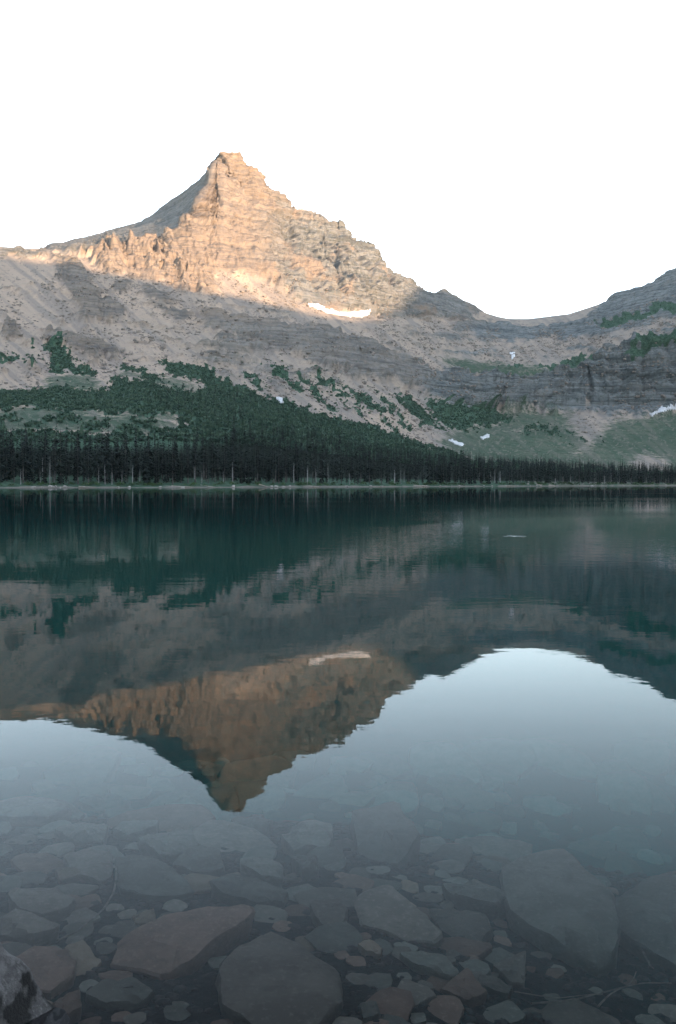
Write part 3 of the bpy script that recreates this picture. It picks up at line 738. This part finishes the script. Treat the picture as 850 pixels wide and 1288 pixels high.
zone = (rr >= 5.2) & (rr < 7.4) & (PX[:-1, :-1] > -60) & (PX[:-1, :-1] < 900) & ((blur(blur(shrub, 0, 31), 1, 41)[:-1, :-1] + 0.35 * fbm(PX / 12, PY / 8, octv=3, seed=67)[:-1, :-1]) > 0.22)
P, r_, c_ = spots(zone, 1500)
scatter_mesh('slope_scrub', cl, P, RNG.uniform(0.7, 2.0, len(P)), 1.0, M_SHRUB, 'scattered low scrub thinning out up the scree slope', 'scrub')

# fallen rocks lying loose on the scree
def blocky(rng):
    V = np.array([(x, y, z) for x in (-1, 1) for y in (-1, 1) for z in (-1, 1)], float) * [1, .8, .6]
    V += np.array([[rng.uniform(-.35, .35) for _ in range(3)] for _ in range(8)])
    F = [(0, 1, 3), (0, 3, 2), (4, 6, 7), (4, 7, 5), (0, 4, 5), (0, 5, 1), (2, 3, 7), (2, 7, 6), (0, 2, 6), (0, 6, 4), (1, 5, 7), (1, 7, 3)]
    return V, F
zone = (rr >= 5.4) & (rr < 9.3) & (PX[:-1, :-1] > -60) & (PX[:-1, :-1] < 860) & (shrub[:-1, :-1] < .5) & (mead_b[:-1, :-1] < .25) & (fbm(PX / 20, PY / 12, octv=4, seed=73)[:-1, :-1] > -0.05)
P, r_, c_ = spots(zone, 9000)
M_FALL = simple_mat('fallen_rock', (0.13, 0.12, 0.115), (0.30, 0.25, 0.21), 0.25, 1.0, 0, 'Position')
scatter_mesh('scree_blocks', [blocky(rng) for _ in range(8)], P, RNG.choice([.5, .7, .9, 1.3, 2.0], len(P), p=[.3, .3, .2, .14, .06]), 1.0, M_FALL, 'loose fallen rocks strewn over the scree slopes', 'rocks')

# ------------------------------------------------------------------ far shore: shrubs, boulders, driftwood
def shrub_mesh(rng, n=70):
    V, F = [], []
    for i in range(n):
        a, e, r_ = rng.uniform(0, 6.28), rng.uniform(0, 1.5), rng.uniform(.45, 1)
        c = Vector((math.cos(a) * math.cos(e) * r_ * 1.25, math.sin(a) * math.cos(e) * r_ * 1.25, math.sin(e) * r_ * .95 + .08)); s = rng.uniform(.14, .26); n0 = len(V)
        for q in range(3): V.append(c + Vector((rng.uniform(-1, 1), rng.uniform(-1, 1), rng.uniform(-1, 1))) * s * 1.3)
        F.append((n0, n0 + 1, n0 + 2))
    return V, F
SHM = [me_only('willow_shrub', shrub_mesh(rng), M_WILLOW) for _ in range(4)]
def shore_point(px, inland):
    c = int(np.argmin(np.abs(cols - px))); ysh = Ys[c]
    r0 = sum(seg[:2]); colY = Yg[r0:r0 + 60, c]
    yy = ysh + inland
    return Vector((float(np.interp(yy, colY, Xg[r0:r0 + 60, c])), float(yy), float(np.interp(yy, colY, Zg[r0:r0 + 60, c]))))
for i in range(130):
    px = random.uniform(-15, 865); p = shore_point(px, random.uniform(5.5, 11))
    o = bpy.data.objects.new('willow_shrub', random.choice(SHM)); COL.objects.link(o); o.location = p - Vector((0, 0, .15))
    s = random.uniform(0.7, 1.7) * (1 if px < 450 else 1.2); o.scale = (s * 1.3, s * 1.3, s); o.rotation_euler.z = random.uniform(0, 6.28)
    tag(o, 'low leafy green shrub on the bank of the far shore', 'shrub', 'shrubs along the far shore')

def rock_mesh(rng, name, mat, sub=2, flat=0.6, rough=0.28, seed=0):
    import bmesh
    bm = bmesh.new(); bmesh.ops.create_icosphere(bm, subdivisions=sub, radius=1.0)
    V = np.array([v.co[:] for v in bm.verts])
    # chop by random planes for an angular look
    for q in range(9):
        d = np.array([rng.gauss(0, 1), rng.gauss(0, 1), rng.gauss(0, .8)]); d /= np.linalg.norm(d); lim = rng.uniform(.55, .85)
        s = V @ d; V = V - np.maximum(0, s - lim)[:, None] * d
    V *= (1 + rough * 0.5 * fbm(V[:, 0] * 2 + seed, V[:, 1] * 2, V[:, 2] * 2, octv=3, seed=seed + 3))[:, None]
    V[:, 2] *= flat
    for v, c in zip(bm.verts, V): v.co = c
    me = bpy.data.meshes.new(name); bm.to_mesh(me); bm.free(); me.materials.append(mat); return me
M_PALE = simple_mat('pale_shore_rock', (0.30, 0.27, 0.24), (0.48, 0.44, 0.40), 1.5, 0.9, 0.05, 'Object', 0.2)
SRM = [rock_mesh(rng, 'shore_boulder', M_PALE, 2, .6, .3, q) for q in range(4)]
for i in range(46):
    px = random.uniform(-10, 860) if i > 8 else random.uniform(40, 110)
    p = shore_point(px, random.uniform(0.5, 4))
    o = bpy.data.objects.new('shore_boulder', random.choice(SRM)); COL.objects.link(o); o.location = p + Vector((0, 0, .1))
    s = random.uniform(.35, .95); o.scale = (s * random.uniform(1, 1.8), s, s * random.uniform(.7, 1.1)); o.rotation_euler.z = random.uniform(0, 6.28)
    tag(o, 'pale boulder on the gravel strip of the far shore', 'boulder', 'boulders along the far shore')
def log(px, inland, length, r, rot, lab, tilt=0.03):
    V, F = stem(rng, length, r, 0.45, 8, 6, rng.uniform(-.02, .02))
    V = [(v[2] - length / 2, v[1], v[0]) for v in V]; F = [f[::-1] for f in F]
    n0 = len(V)
    for q in range(4):   # root stubs at the butt
        a = q * 1.57 + .4; b = Vector((-length / 2, 0, 0)); d = Vector((-.3, math.cos(a) * .55, math.sin(a) * .55)); s = Vector((0, -math.sin(a), math.cos(a))) * r * .5
        n0 = len(V); V += [b + s, b - s, b + Vector((r, 0, 0)), b + d]; F += [(n0, n0 + 1, n0 + 3), (n0 + 1, n0 + 2, n0 + 3), (n0 + 2, n0, n0 + 3)]
    o = mesh_obj('driftwood_log', V, F, M_DRIFT); o.location = shore_point(px, inland) + Vector((0, 0, r * .8)); o.rotation_euler = (0, tilt, rot)
    tag(o, lab, 'log', 'driftwood along the far shore')
log(530, 0.6, 8.5, .42, .05, 'thick tan driftwood log lying alone at the water below dense woods')
log(230, 1.5, 9, .26, .12, 'long pale driftwood log on the widest stretch of gravel')
log(262, 2.8, 7, .22, -.3, 'pale driftwood log lying askew behind other logs', .10)
log(335, 1.8, 7, .24, .5, 'grey driftwood log leaning up among the shore shrubs', .22)
log(396, 1.0, 6, .28, .0, 'short pale driftwood log beside a pale boulder')
log(470, 1.2, 12, .2, .04, 'thin long driftwood log flat along the green bank')
log(110, 1.2, 7, .2, -.05, 'slim driftwood log on the gravel under tall spruces')
log(640, 1.5, 10, .25, .08, 'faded driftwood log below the lower woods')

# ------------------------------------------------------------------ stones of the near lakebed
def through_water(px, py, lift=0.0):
    d = pix_dir(px, py).normalized(); o_ = Vector((0, 0, CAM_H))
    t = -o_.z / d.z; w_ = o_ + d * t
    n = 1 / 1.333; ci = -d.z; k2 = 1 - n * n * (1 - ci * ci)
    r_ = Vector((d.x * n, d.y * n, d.z * n + (n * ci - math.sqrt(k2)))).normalized()
    lo, hi = 0.0, 30.0
    for _ in range(40):
        m_ = (lo + hi) / 2; q = w_ + r_ * m_
        if q.z < float(bed(q.x, q.y)) + lift: hi = m_
        else: lo = m_
    return w_ + r_ * hi

def slab_geo(pts, thick, seed, tilt=(0, 0), res=30, dome=0.15):
    """outline points (3-D, on top of the stone) to a rounded, uneven slab"""
    P = np.array([(p[0], p[1]) for p in pts]); c = P.mean(0)
    if np.sum(P[:, 0] * np.roll(P[:, 1], -1) - P[:, 1] * np.roll(P[:, 0], -1)) < 0: P = P[::-1]
    Q = np.concatenate([P, P[:1]]); sl = np.linalg.norm(np.diff(Q, axis=0), axis=1); cum = np.concatenate([[0], np.cumsum(sl)])
    tt = np.linspace(0, cum[-1], res, endpoint=False)
    ring = np.stack([np.interp(tt, cum, Q[:, 0]), np.interp(tt, cum, Q[:, 1])], -1)
    ring = ring * .8 + .1 * np.roll(ring, 1, 0) + .1 * np.roll(ring, -1, 0)
    size = np.sqrt(np.mean(((ring - c) ** 2).sum(1)))
    ring = c + (ring - c) * (1 + 0.05 * noise((ring[:, 0]) / size * 3, ring[:, 1] / size * 3, seed, seed=seed))[:, None]
    V, F = [], []
    prof = [(0.93, -thick), (0.99, -thick * .5), (1.0, -thick * .07), (0.965, 0.0), (0.7, 0.0), (0.4, 0.0)]
    for i, (s, z) in enumerate(prof):
        rj = c + (ring - c) * s
        under = 1 + (0.06 * noise(rj[:, 0] / size * 5, rj[:, 1] / size * 5, i * 3.3, seed=seed + 1) if i < 3 else 0)
        rj = c + (rj - c) * (under[:, None] if i < 3 else 1)
        zz = z + (rj[:, 0] - c[0]) * tilt[0] + (rj[:, 1] - c[1]) * tilt[1]
        if i >= 2:
            zz = zz + dome * thick * (1 - s) + thick * 0.16 * fbm(rj[:, 0] / size * 2, rj[:, 1] / size * 2, octv=3, seed=seed + 2)
            # a broken ledge across the top
            a = seed * 1.3; e = ((rj[:, 0] - c[0]) * math.cos(a) + (rj[:, 1] - c[1]) * math.sin(a)) / size
            zz = zz - thick * 0.16 * sstep(0.5, 0.62, e + 0.15 * noise(rj[:, 0] / size * 3, rj[:, 1] / size * 3, seed=seed + 6))
        V += [(x, y, z_) for (x, y), z_ in zip(rj, zz)]
    for i in range(len(prof) - 1):
        for j in range(res): F.append((i * res + j, i * res + (j + 1) % res, (i + 1) * res + (j + 1) % res, (i + 1) * res + j))
    n0 = len(V); V.append((c[0], c[1], float(np.mean([v[2] for v in V[-res:]])))); b = (len(prof) - 1) * res
    F += [(b + j, b + (j + 1) % res, n0) for j in range(res)]
    F.append(tuple(range(res - 1, -1, -1)))
    return np.array(V), F

def stone_mat(name, c1, c2, c3):
    k = NT(name); p = k.coord((1, 1, 1), 'Position')
    n1 = k.noise(p, 5, 6, 0.65); n2 = k.noise(p, 40, 5, 0.7); n3 = k.noise(p, 14, 4, 0.6)
    c = k.mix(k.ramp(n1, .35, .65), c1, c2)
    c = k.mix(k.ramp(n2, .52, .72, 0, .6), c, c3)
    c = k.mix(k.ramp(n3, .55, .7, 0, .4), c, tuple(v * .55 for v in c1))
    oi = k.node('ShaderNodeObjectInfo'); hv = k.node('ShaderNodeHueSaturation'); k.l.new(c, hv.inputs['Color'])
    k.l.new(k.ramp(oi.outputs['Random'], 0, 1, .55, 1.1), hv.inputs['Value'])
    k.color(hv.outputs[0])
    k.bump(k.math('ADD', n2, k.math('MULTIPLY', n1, 2.0)), 0.004)
    k.b.inputs['Roughness'].default_value = .85
    return k.m
ST = {'grey': stone_mat('grey_stone', (.092, .078, .064), (.130, .112, .092), (.19, .165, .14)),
      'brown': stone_mat('purple_brown_stone', (.105, .068, .052), (.140, .092, .070), (.19, .14, .11)),
      'tan': stone_mat('tan_stone', (.14, .105, .075), (.18, .135, .10), (.22, .18, .14)),
      'green': stone_mat('green_grey_stone', (.088, .084, .070), (.122, .117, .098), (.17, .163, .14))}
hand = []
def slab(pix, kind, thick, label, lift=None, tilt=(0, 0), dome=0.15):
    thick *= 1.35; lift = thick * 0.8 if lift is None else lift
    cxp = sum(p[0] for p in pix) / len(pix); cyp = sum(p[1] for p in pix) / len(pix)
    c = through_water(cxp, cyp, lift)
    # the top face lies level at the height of its middle
    pts = []
    for px, py in pix:
        d = pix_dir(px, py).normalized(); o_ = Vector((0, 0, CAM_H)); w_ = o_ + d * (-o_.z / d.z)
        n = 1 / 1.333; ci = -d.z; k2 = 1 - n * n * (1 - ci * ci)
        r_ = Vector((d.x * n, d.y * n, d.z * n + (n * ci - math.sqrt(k2))))
        pts.append(w_ + r_ * (c.z / r_.z))
    V, F = slab_geo(pts, thick, len(hand) * 7 + 3, tilt, 34, dome)
    V[:, 2] += c.z; ctr = V.mean(0)
    o = mesh_obj('flat_stone', V - ctr, F, ST[kind], True); o.data.set_sharp_from_angle(angle=R(32)); o.location = ctr
    tag(o, label, 'stone', 'large slabs under the shallow water')
    rad = max(np.linalg.norm(V[:, :2] - ctr[:2], axis=1)); hand.append((np.array([(p[0], p[1]) for p in pts]), ctr, rad))
slab([(137,1204),(150,1178),(190,1158),(215,1149),(260,1142),(310,1141),(322,1151),(282,1176),(242,1206),(206,1222),(175,1212)], 'brown', .16, 'large brown slab with a deep shadowed edge and a pointed end beside the widest slab', tilt=(.05, .06))
slab([(272,1222),(300,1186),(340,1171),(385,1183),(392,1197),(427,1212),(434,1252),(402,1292),(330,1296),(276,1262)], 'grey', .15, 'widest flat grey slab beside the brown slab, split by a crack')
slab([(144,1074),(186,1075),(216,1090),(247,1120),(232,1126),(190,1128),(150,1115)], 'green', .13, 'long flat green grey slab behind the curved twig')
slab([(77,1076),(110,1067),(139,1070),(144,1098),(130,1105),(95,1100)], 'grey', .14, 'square grey slab touching the curved twig')
slab([(170,1050),(200,1043),(240,1042),(250,1060),(222,1073),(210,1080),(188,1066)], 'green', .2, 'pale green grey block with a dark cleft in front')
slab([(215,1087),(236,1066),(252,1062),(275,1066),(283,1089),(250,1096)], 'green', .17, 'five sided green grey block with a dark front face')
slab([(300,1076),(325,1073),(356,1088),(356,1106),(336,1103),(303,1089)], 'green', .15, 'lozenge shaped block next to the five sided block')
slab([(262,1107),(290,1098),(330,1108),(362,1119),(356,1130),(320,1131),(280,1123)], 'green', .14, 'low green grey slab between lozenge block and brown slab')
slab([(8,1122),(30,1111),(70,1112),(96,1130),(76,1146),(55,1150),(20,1141)], 'grey', .16, 'broad grey slab with a chipped pale corner by the curved twig')
slab([(-5,1152),(18,1143),(45,1150),(76,1163),(42,1177),(-5,1172)], 'grey', .17, 'dark blue grey slab behind the half dry boulder')
slab([(15,1206),(42,1191),(84,1188),(97,1206),(91,1226),(62,1246),(40,1242)], 'brown', .13, 'rounded purple brown slab touching the half dry boulder')
slab([(80,1191),(106,1181),(121,1204),(130,1209),(112,1226),(92,1237),(90,1208)], 'tan', .09, 'tan slab half hidden under the purple brown slab', lift=.05)
slab([(104,1246),(130,1233),(165,1228),(196,1241),(180,1256),(132,1263)], 'green', .09, 'low green grey slab in front of the brown slab')
slab([(48,1272),(75,1251),(101,1245),(102,1266),(76,1284)], 'brown', .1, 'wedge shaped brown stone beside the half dry boulder')
slab([(445,1126),(487,1112),(512,1132),(542,1156),(561,1171),(546,1181),(505,1176),(452,1164)], 'grey', .12, 'long pointed grey slab like a blade', tilt=(0, .05))
slab([(533,1139),(570,1139),(612,1150),(619,1166),(601,1196),(575,1187),(556,1172)], 'grey', .13, 'large worn slab overlapped by the blade shaped slab', lift=.06)
slab([(500,1198),(530,1195),(560,1201),(579,1221),(561,1223),(520,1213)], 'green', .08, 'small smooth green slab below the blade shaped slab')
slab([(389,1131),(429,1125),(437,1145),(432,1158),(410,1166),(394,1151)], 'grey', .12, 'squarish grey stone between brown and blade shaped slabs')
slab([(618,1212),(661,1195),(660,1236),(641,1231)], 'grey', .08, 'triangular grey stone among small rubble')
slab([(603,1221),(646,1239),(640,1251),(600,1237)], 'grey', .06, 'thin grey flake under the triangular stone')
slab([(553,1241),(588,1216),(613,1247),(590,1257)], 'brown', .07, 'leaning brown stone beside the smooth green slab')
slab([(452,1262),(474,1257),(479,1275),(457,1281)], 'green', .07, 'small boxy green stone in the rubble')
slab([(165,1149),(194,1142),(196,1160),(170,1161)], 'tan', .09, 'small boxy tan stone behind the brown slab')
slab([(449,1186),(465,1180),(481,1190),(478,1198),(459,1194)], 'tan', .06, 'small tan stone under the blade shaped slab')
slab([(68,1091),(90,1087),(104,1099),(76,1108)], 'tan', .1, 'reddish tan stone beside the square grey slab')
slab([(68,1041),(100,1034),(135,1037),(132,1052),(90,1055)], 'green', .2, 'dim block with a dark front near the twig top')
slab([(140,1042),(165,1028),(200,1031),(196,1040),(160,1050)], 'green', .18, 'dim rounded stone beyond the pale green block')
slab([(50,968),(90,948),(122,936),(152,945),(132,985),(72,996)], 'green', .3, 'huge dim slab deepest on the lakebed among dim blocks')
slab([(-20,1008),(58,1000),(92,1012),(60,1026),(-20,1026)], 'green', .25, 'wide dim slab lying between the huge deep slab and chipped grey slab')
slab([(98,1003),(140,996),(168,1008),(130,1021)], 'green', .2, 'dim wedge stone near the huge deep slab')
slab([(205,1010),(240,1000),(262,1012),(240,1026),(210,1024)], 'green', .22, 'dim boulder beyond the pale green block, in deeper water')
slab([(350,1045),(385,1030),(418,1035),(416,1062),(370,1068)], 'green', .25, 'large dim block in deeper water behind the lozenge block')
slab([(366,1077),(398,1073),(402,1090),(380,1094)], 'green', .16, 'small dim block next to the lozenge block')
slab([(552,1106),(598,1104),(642,1122),(625,1137),(580,1128)], 'green', .2, 'pale faded slab beyond the worn slab')
slab([(625,1085),(705,1062),(772,1118),(783,1182),(752,1207),(690,1182),(640,1142)], 'green', .3, 'very large smooth pale slab in the hazy deeper water')
slab([(772,1120),(815,1098),(870,1085),(900,1150),(870,1222),(800,1190),(768,1152)], 'green', .3, 'massive pale boulder with a dark cleft beside the smooth slab')
slab([(440,1020),(500,1008),(530,1050),(500,1085),(450,1075)], 'green', .28, 'faint sunken block in open deeper water')
slab([(290,1030),(325,1020),(345,1032),(330,1048),(300,1046)], 'green', .2, 'faint small stone between dim boulder and large dim block')

# loose stones between the slabs
def inside_any(x, y, grow=1.0):
    for poly, c, r_ in hand:
        if (x - c[0]) ** 2 + (y - c[1]) ** 2 > (r_ * 1.2) ** 2: continue
        m_ = poly.mean(0); q = m_ + (np.array([x, y]) - m_) / grow
        if in_poly(np.array([q[0]]), np.array([q[1]]), [tuple(p) for p in poly])[0]: return True
    return False
PROTO = []
for q in range(14):
    n = rng.randint(5, 8); a0 = rng.uniform(0, 6.28)
    pts = [(math.cos(a0 + 6.283 * (j + rng.uniform(-.3, .3)) / n) * rng.uniform(.75, 1.1), math.sin(a0 + 6.283 * (j + rng.uniform(-.3, .3)) / n) * rng.uniform(.5, .95)) for j in range(n)]
    PROTO.append(slab_geo(pts, rng.uniform(.35, .75), q + 200, (rng.uniform(-.25, .25), rng.uniform(-.25, .25)), 16, .05))
LAB = {'grey': 'loose grey stone lying between the big slabs on the lakebed', 'brown': 'loose reddish brown stone lying between the big slabs on the lakebed',
       'tan': 'loose light tan stone lying between the big slabs on the lakebed', 'green': 'loose green grey stone lying between the big slabs on the lakebed'}
PM = {}
for kind in ST:
    for i, (V, F) in enumerate(PROTO):
        me = bpy.data.meshes.new('loose_stone'); me.from_pydata([tuple(v) for v in V], [], F); me.materials.append(ST[kind])
        me.polygons.foreach_set('use_smooth', np.ones(len(me.polygons), bool)); me.update(); me.set_sharp_from_angle(angle=R(28)); PM[kind, i] = me
cnt, tries, spotsS = 0, 0, []
while cnt < 290 and tries < 9000:
    tries += 1
    px, py = random.uniform(-20, 870), random.uniform(960, 1295)
    p = through_water(px, py, .0)
    s = random.choice([.04, .05, .06, .07, .09, .12, .17]) * random.uniform(.8, 1.25) * (1 + max(0, p.y - 3.5) * .28)
    if inside_any(p.x, p.y, 1.0 + .25 * s / .1): continue
    if any((p.x - a) ** 2 + (p.y - b) ** 2 < (.44 * (s + c)) ** 2 for a, b, c in spotsS): continue
    if px > 640 and random.random() < .55: continue
    spotsS.append((p.x, p.y, s)); cnt += 1
    kind = random.choices(['grey', 'brown', 'green', 'tan'], [4, 2.2, 3, .5])[0]
    o = bpy.data.objects.new('loose_stone', PM[kind, random.randrange(14)]); COL.objects.link(o)
    o.scale = (s, s, s * random.uniform(.6, 1)); o.rotation_euler = (random.uniform(-.15, .15), random.uniform(-.15, .15), random.uniform(0, 6.28))
    o.location = (p.x, p.y, float(bed_rough(p.x, p.y)) + s * .28)
    tag(o, LAB[kind], 'stone', 'loose stones on the shallow lakebed')
# gravel between everything, coloured near black to deepen the shade in the gaps
M_GRAV = simple_mat('dark_gravel', (.012, .010, .010), (.040, .034, .030), 25, .9, .004, 'Position')
pv, pf = rock_mesh(rng, 'x', ST['grey'], 1, .7, .3, 5), None
gv = np.array([v.co[:] for v in pv.vertices]); gf = np.array([tuple(p.vertices) for p in pv.polygons]); bpy.data.meshes.remove(pv)
N = 5200; yy = 2.0 + 5.5 * RNG.random(N) ** 1.3; xx = RNG.uniform(-.42, .42, N) * (yy + .8)
sz = RNG.choice([.010, .014, .02, .028, .04], N) * (1 + np.clip(yy - 3, 0, 5) * .25); zz = bed_rough(xx, yy)
ca, sa = np.cos(xx * 91), np.sin(xx * 91)
V = np.stack([(gv[None, :, 0] * ca[:, None] - gv[None, :, 1] * sa[:, None] * .7) * sz[:, None] + xx[:, None],
              (gv[None, :, 0] * sa[:, None] + gv[None, :, 1] * ca[:, None] * .7) * sz[:, None] + yy[:, None], gv[None, :, 2] * sz[:, None] + zz[:, None]], -1).reshape(-1, 3)
o = mesh_obj('gravel', V, (gf[None] + (np.arange(N) * len(gv))[:, None, None]).reshape(-1, 3), M_GRAV)
tag(o, 'small dark gravel filling the gaps between lakebed stones', 'gravel', kind='stuff')

# ------------------------------------------------------------------ twigs under water
M_TWIG = simple_mat('wet_twig', (.05, .042, .035), (.13, .115, .10), 20, .8)
def twig(pix, r, label, lift=.16):
    pts = [through_water(px, py, lift) for px, py in pix]
    # smooth the path
    P = np.array([p[:] for p in pts]); t = np.linspace(0, len(P) - 1, len(P) * 5)
    P = np.stack([np.interp(t, np.arange(len(P)), P[:, i]) for i in range(3)], -1)
    for _ in range(3): P[1:-1] = .25 * P[:-2] + .5 * P[1:-1] + .25 * P[2:]
    P[:, 0] += .006 * noise(t * 2, 1.5, seed=3)
    V, F = [], []; n = 6
    for i, p in enumerate(P):
        d = P[min(i + 1, len(P) - 1)] - P[max(i - 1, 0)]; d /= np.linalg.norm(d); a = np.cross(d, (0, 0, 1.)); a /= np.linalg.norm(a); b = np.cross(a, d)
        rr_ = r * (1 - .6 * i / len(P))
        for j in range(n): V.append(p + rr_ * (math.cos(6.283 * j / n) * a + math.sin(6.283 * j / n) * b))
    for i in range(len(P) - 1):
        for j in range(n): F.append((i * n + j, i * n + (j + 1) % n, (i + 1) * n + (j + 1) % n, (i + 1) * n + j))
    F.append(tuple(range(n))); F.append(tuple((len(P) - 1) * n + j for j in range(n - 1, -1, -1)))
    V = np.array(V); c = V.mean(0); o = mesh_obj('sunken_twig', V - c, F, M_TWIG, True); o.location = c
    tag(o, label, 'twig')
twig([(72,1183),(95,1172),(118,1155),(138,1132),(147,1108),(146,1085),(134,1066),(126,1056)], .007, 'curved bare twig arching over the slabs under water')
twig([(668,1262),(720,1258),(765,1246),(805,1236),(845,1236)], .006, 'long straight pale twig on the rubble under water', .10)
twig([(752,1266),(768,1248),(790,1240),(800,1222)], .005, 'forked bent twig crossing the long straight twig', .11)
twig([(808,1196),(814,1210),(822,1218)], .007, 'short pale stick end near the massive boulder', .14)
twig([(640,1246),(700,1256),(745,1250)], .004, 'thin dark twig lying along the rubble', .08)

# ------------------------------------------------------------------ half dry boulder at the water's edge
k = NT('dry_boulder'); p = k.coord((1, 1, 1), 'Object')
n1 = k.noise(p, 6, 6, .65); n2 = k.noise(p, 30, 6, .7)
c = k.mix(k.ramp(n1, .4, .62), (.11, .106, .106), (.23, .22, .22)); c = k.mix(k.ramp(n2, .55, .7, 0, .7), c, (.36, .34, .335))
c = k.mix(k.ramp(k.noise(p, 3, 3), .52, .60), c, (.022, .022, .023)); k.color(c)
k.bump(k.math('ADD', n1, n2), .02); k.b.inputs['Roughness'].default_value = .55
me = rock_mesh(random.Random(12), 'shore_rock', k.m, 4, .85, .35, 31)
me.polygons.foreach_set('use_smooth', np.ones(len(me.polygons), bool))
o = bpy.data.objects.new('half_dry_boulder', me); COL.objects.link(o)
d = pix_dir(-48, 1284); w_ = Vector((0, 0, CAM_H)) + d * (-CAM_H / d.z)
o.location = (w_.x, w_.y, -.02); o.scale = (.32, .32, .38); o.rotation_euler = (0, 0, .6)
tag(o, 'grey and black boulder standing half out of the water by the near bank', 'boulder')

# ------------------------------------------------------------------ thin air haze
k = NT('air_haze'); k.n.remove(k.b)
pvn = k.node('ShaderNodeVolumePrincipled'); pvn.inputs['Color'].default_value = (0.86, 0.93, 1.0, 1); pvn.inputs['Density'].default_value = 1.2e-5
pvn.inputs['Anisotropy'].default_value = 0.2
k.l.new(pvn.outputs[0], k.out.inputs['Volume'])
x0, x1, y0, y1, z0, z1 = -2700, 5700, -2700, 3200, -63, 1150
V = [(x, y, z) for z in (z0, z1) for y in (y0, y1) for x in (x0, x1)]
o = mesh_obj('haze', V, [(0, 2, 3, 1), (4, 5, 7, 6), (0, 1, 5, 4), (2, 6, 7, 3), (0, 4, 6, 2), (1, 3, 7, 5)], k.m)
tag(o, 'thin bluish morning haze filling the valley', 'haze', kind='stuff')
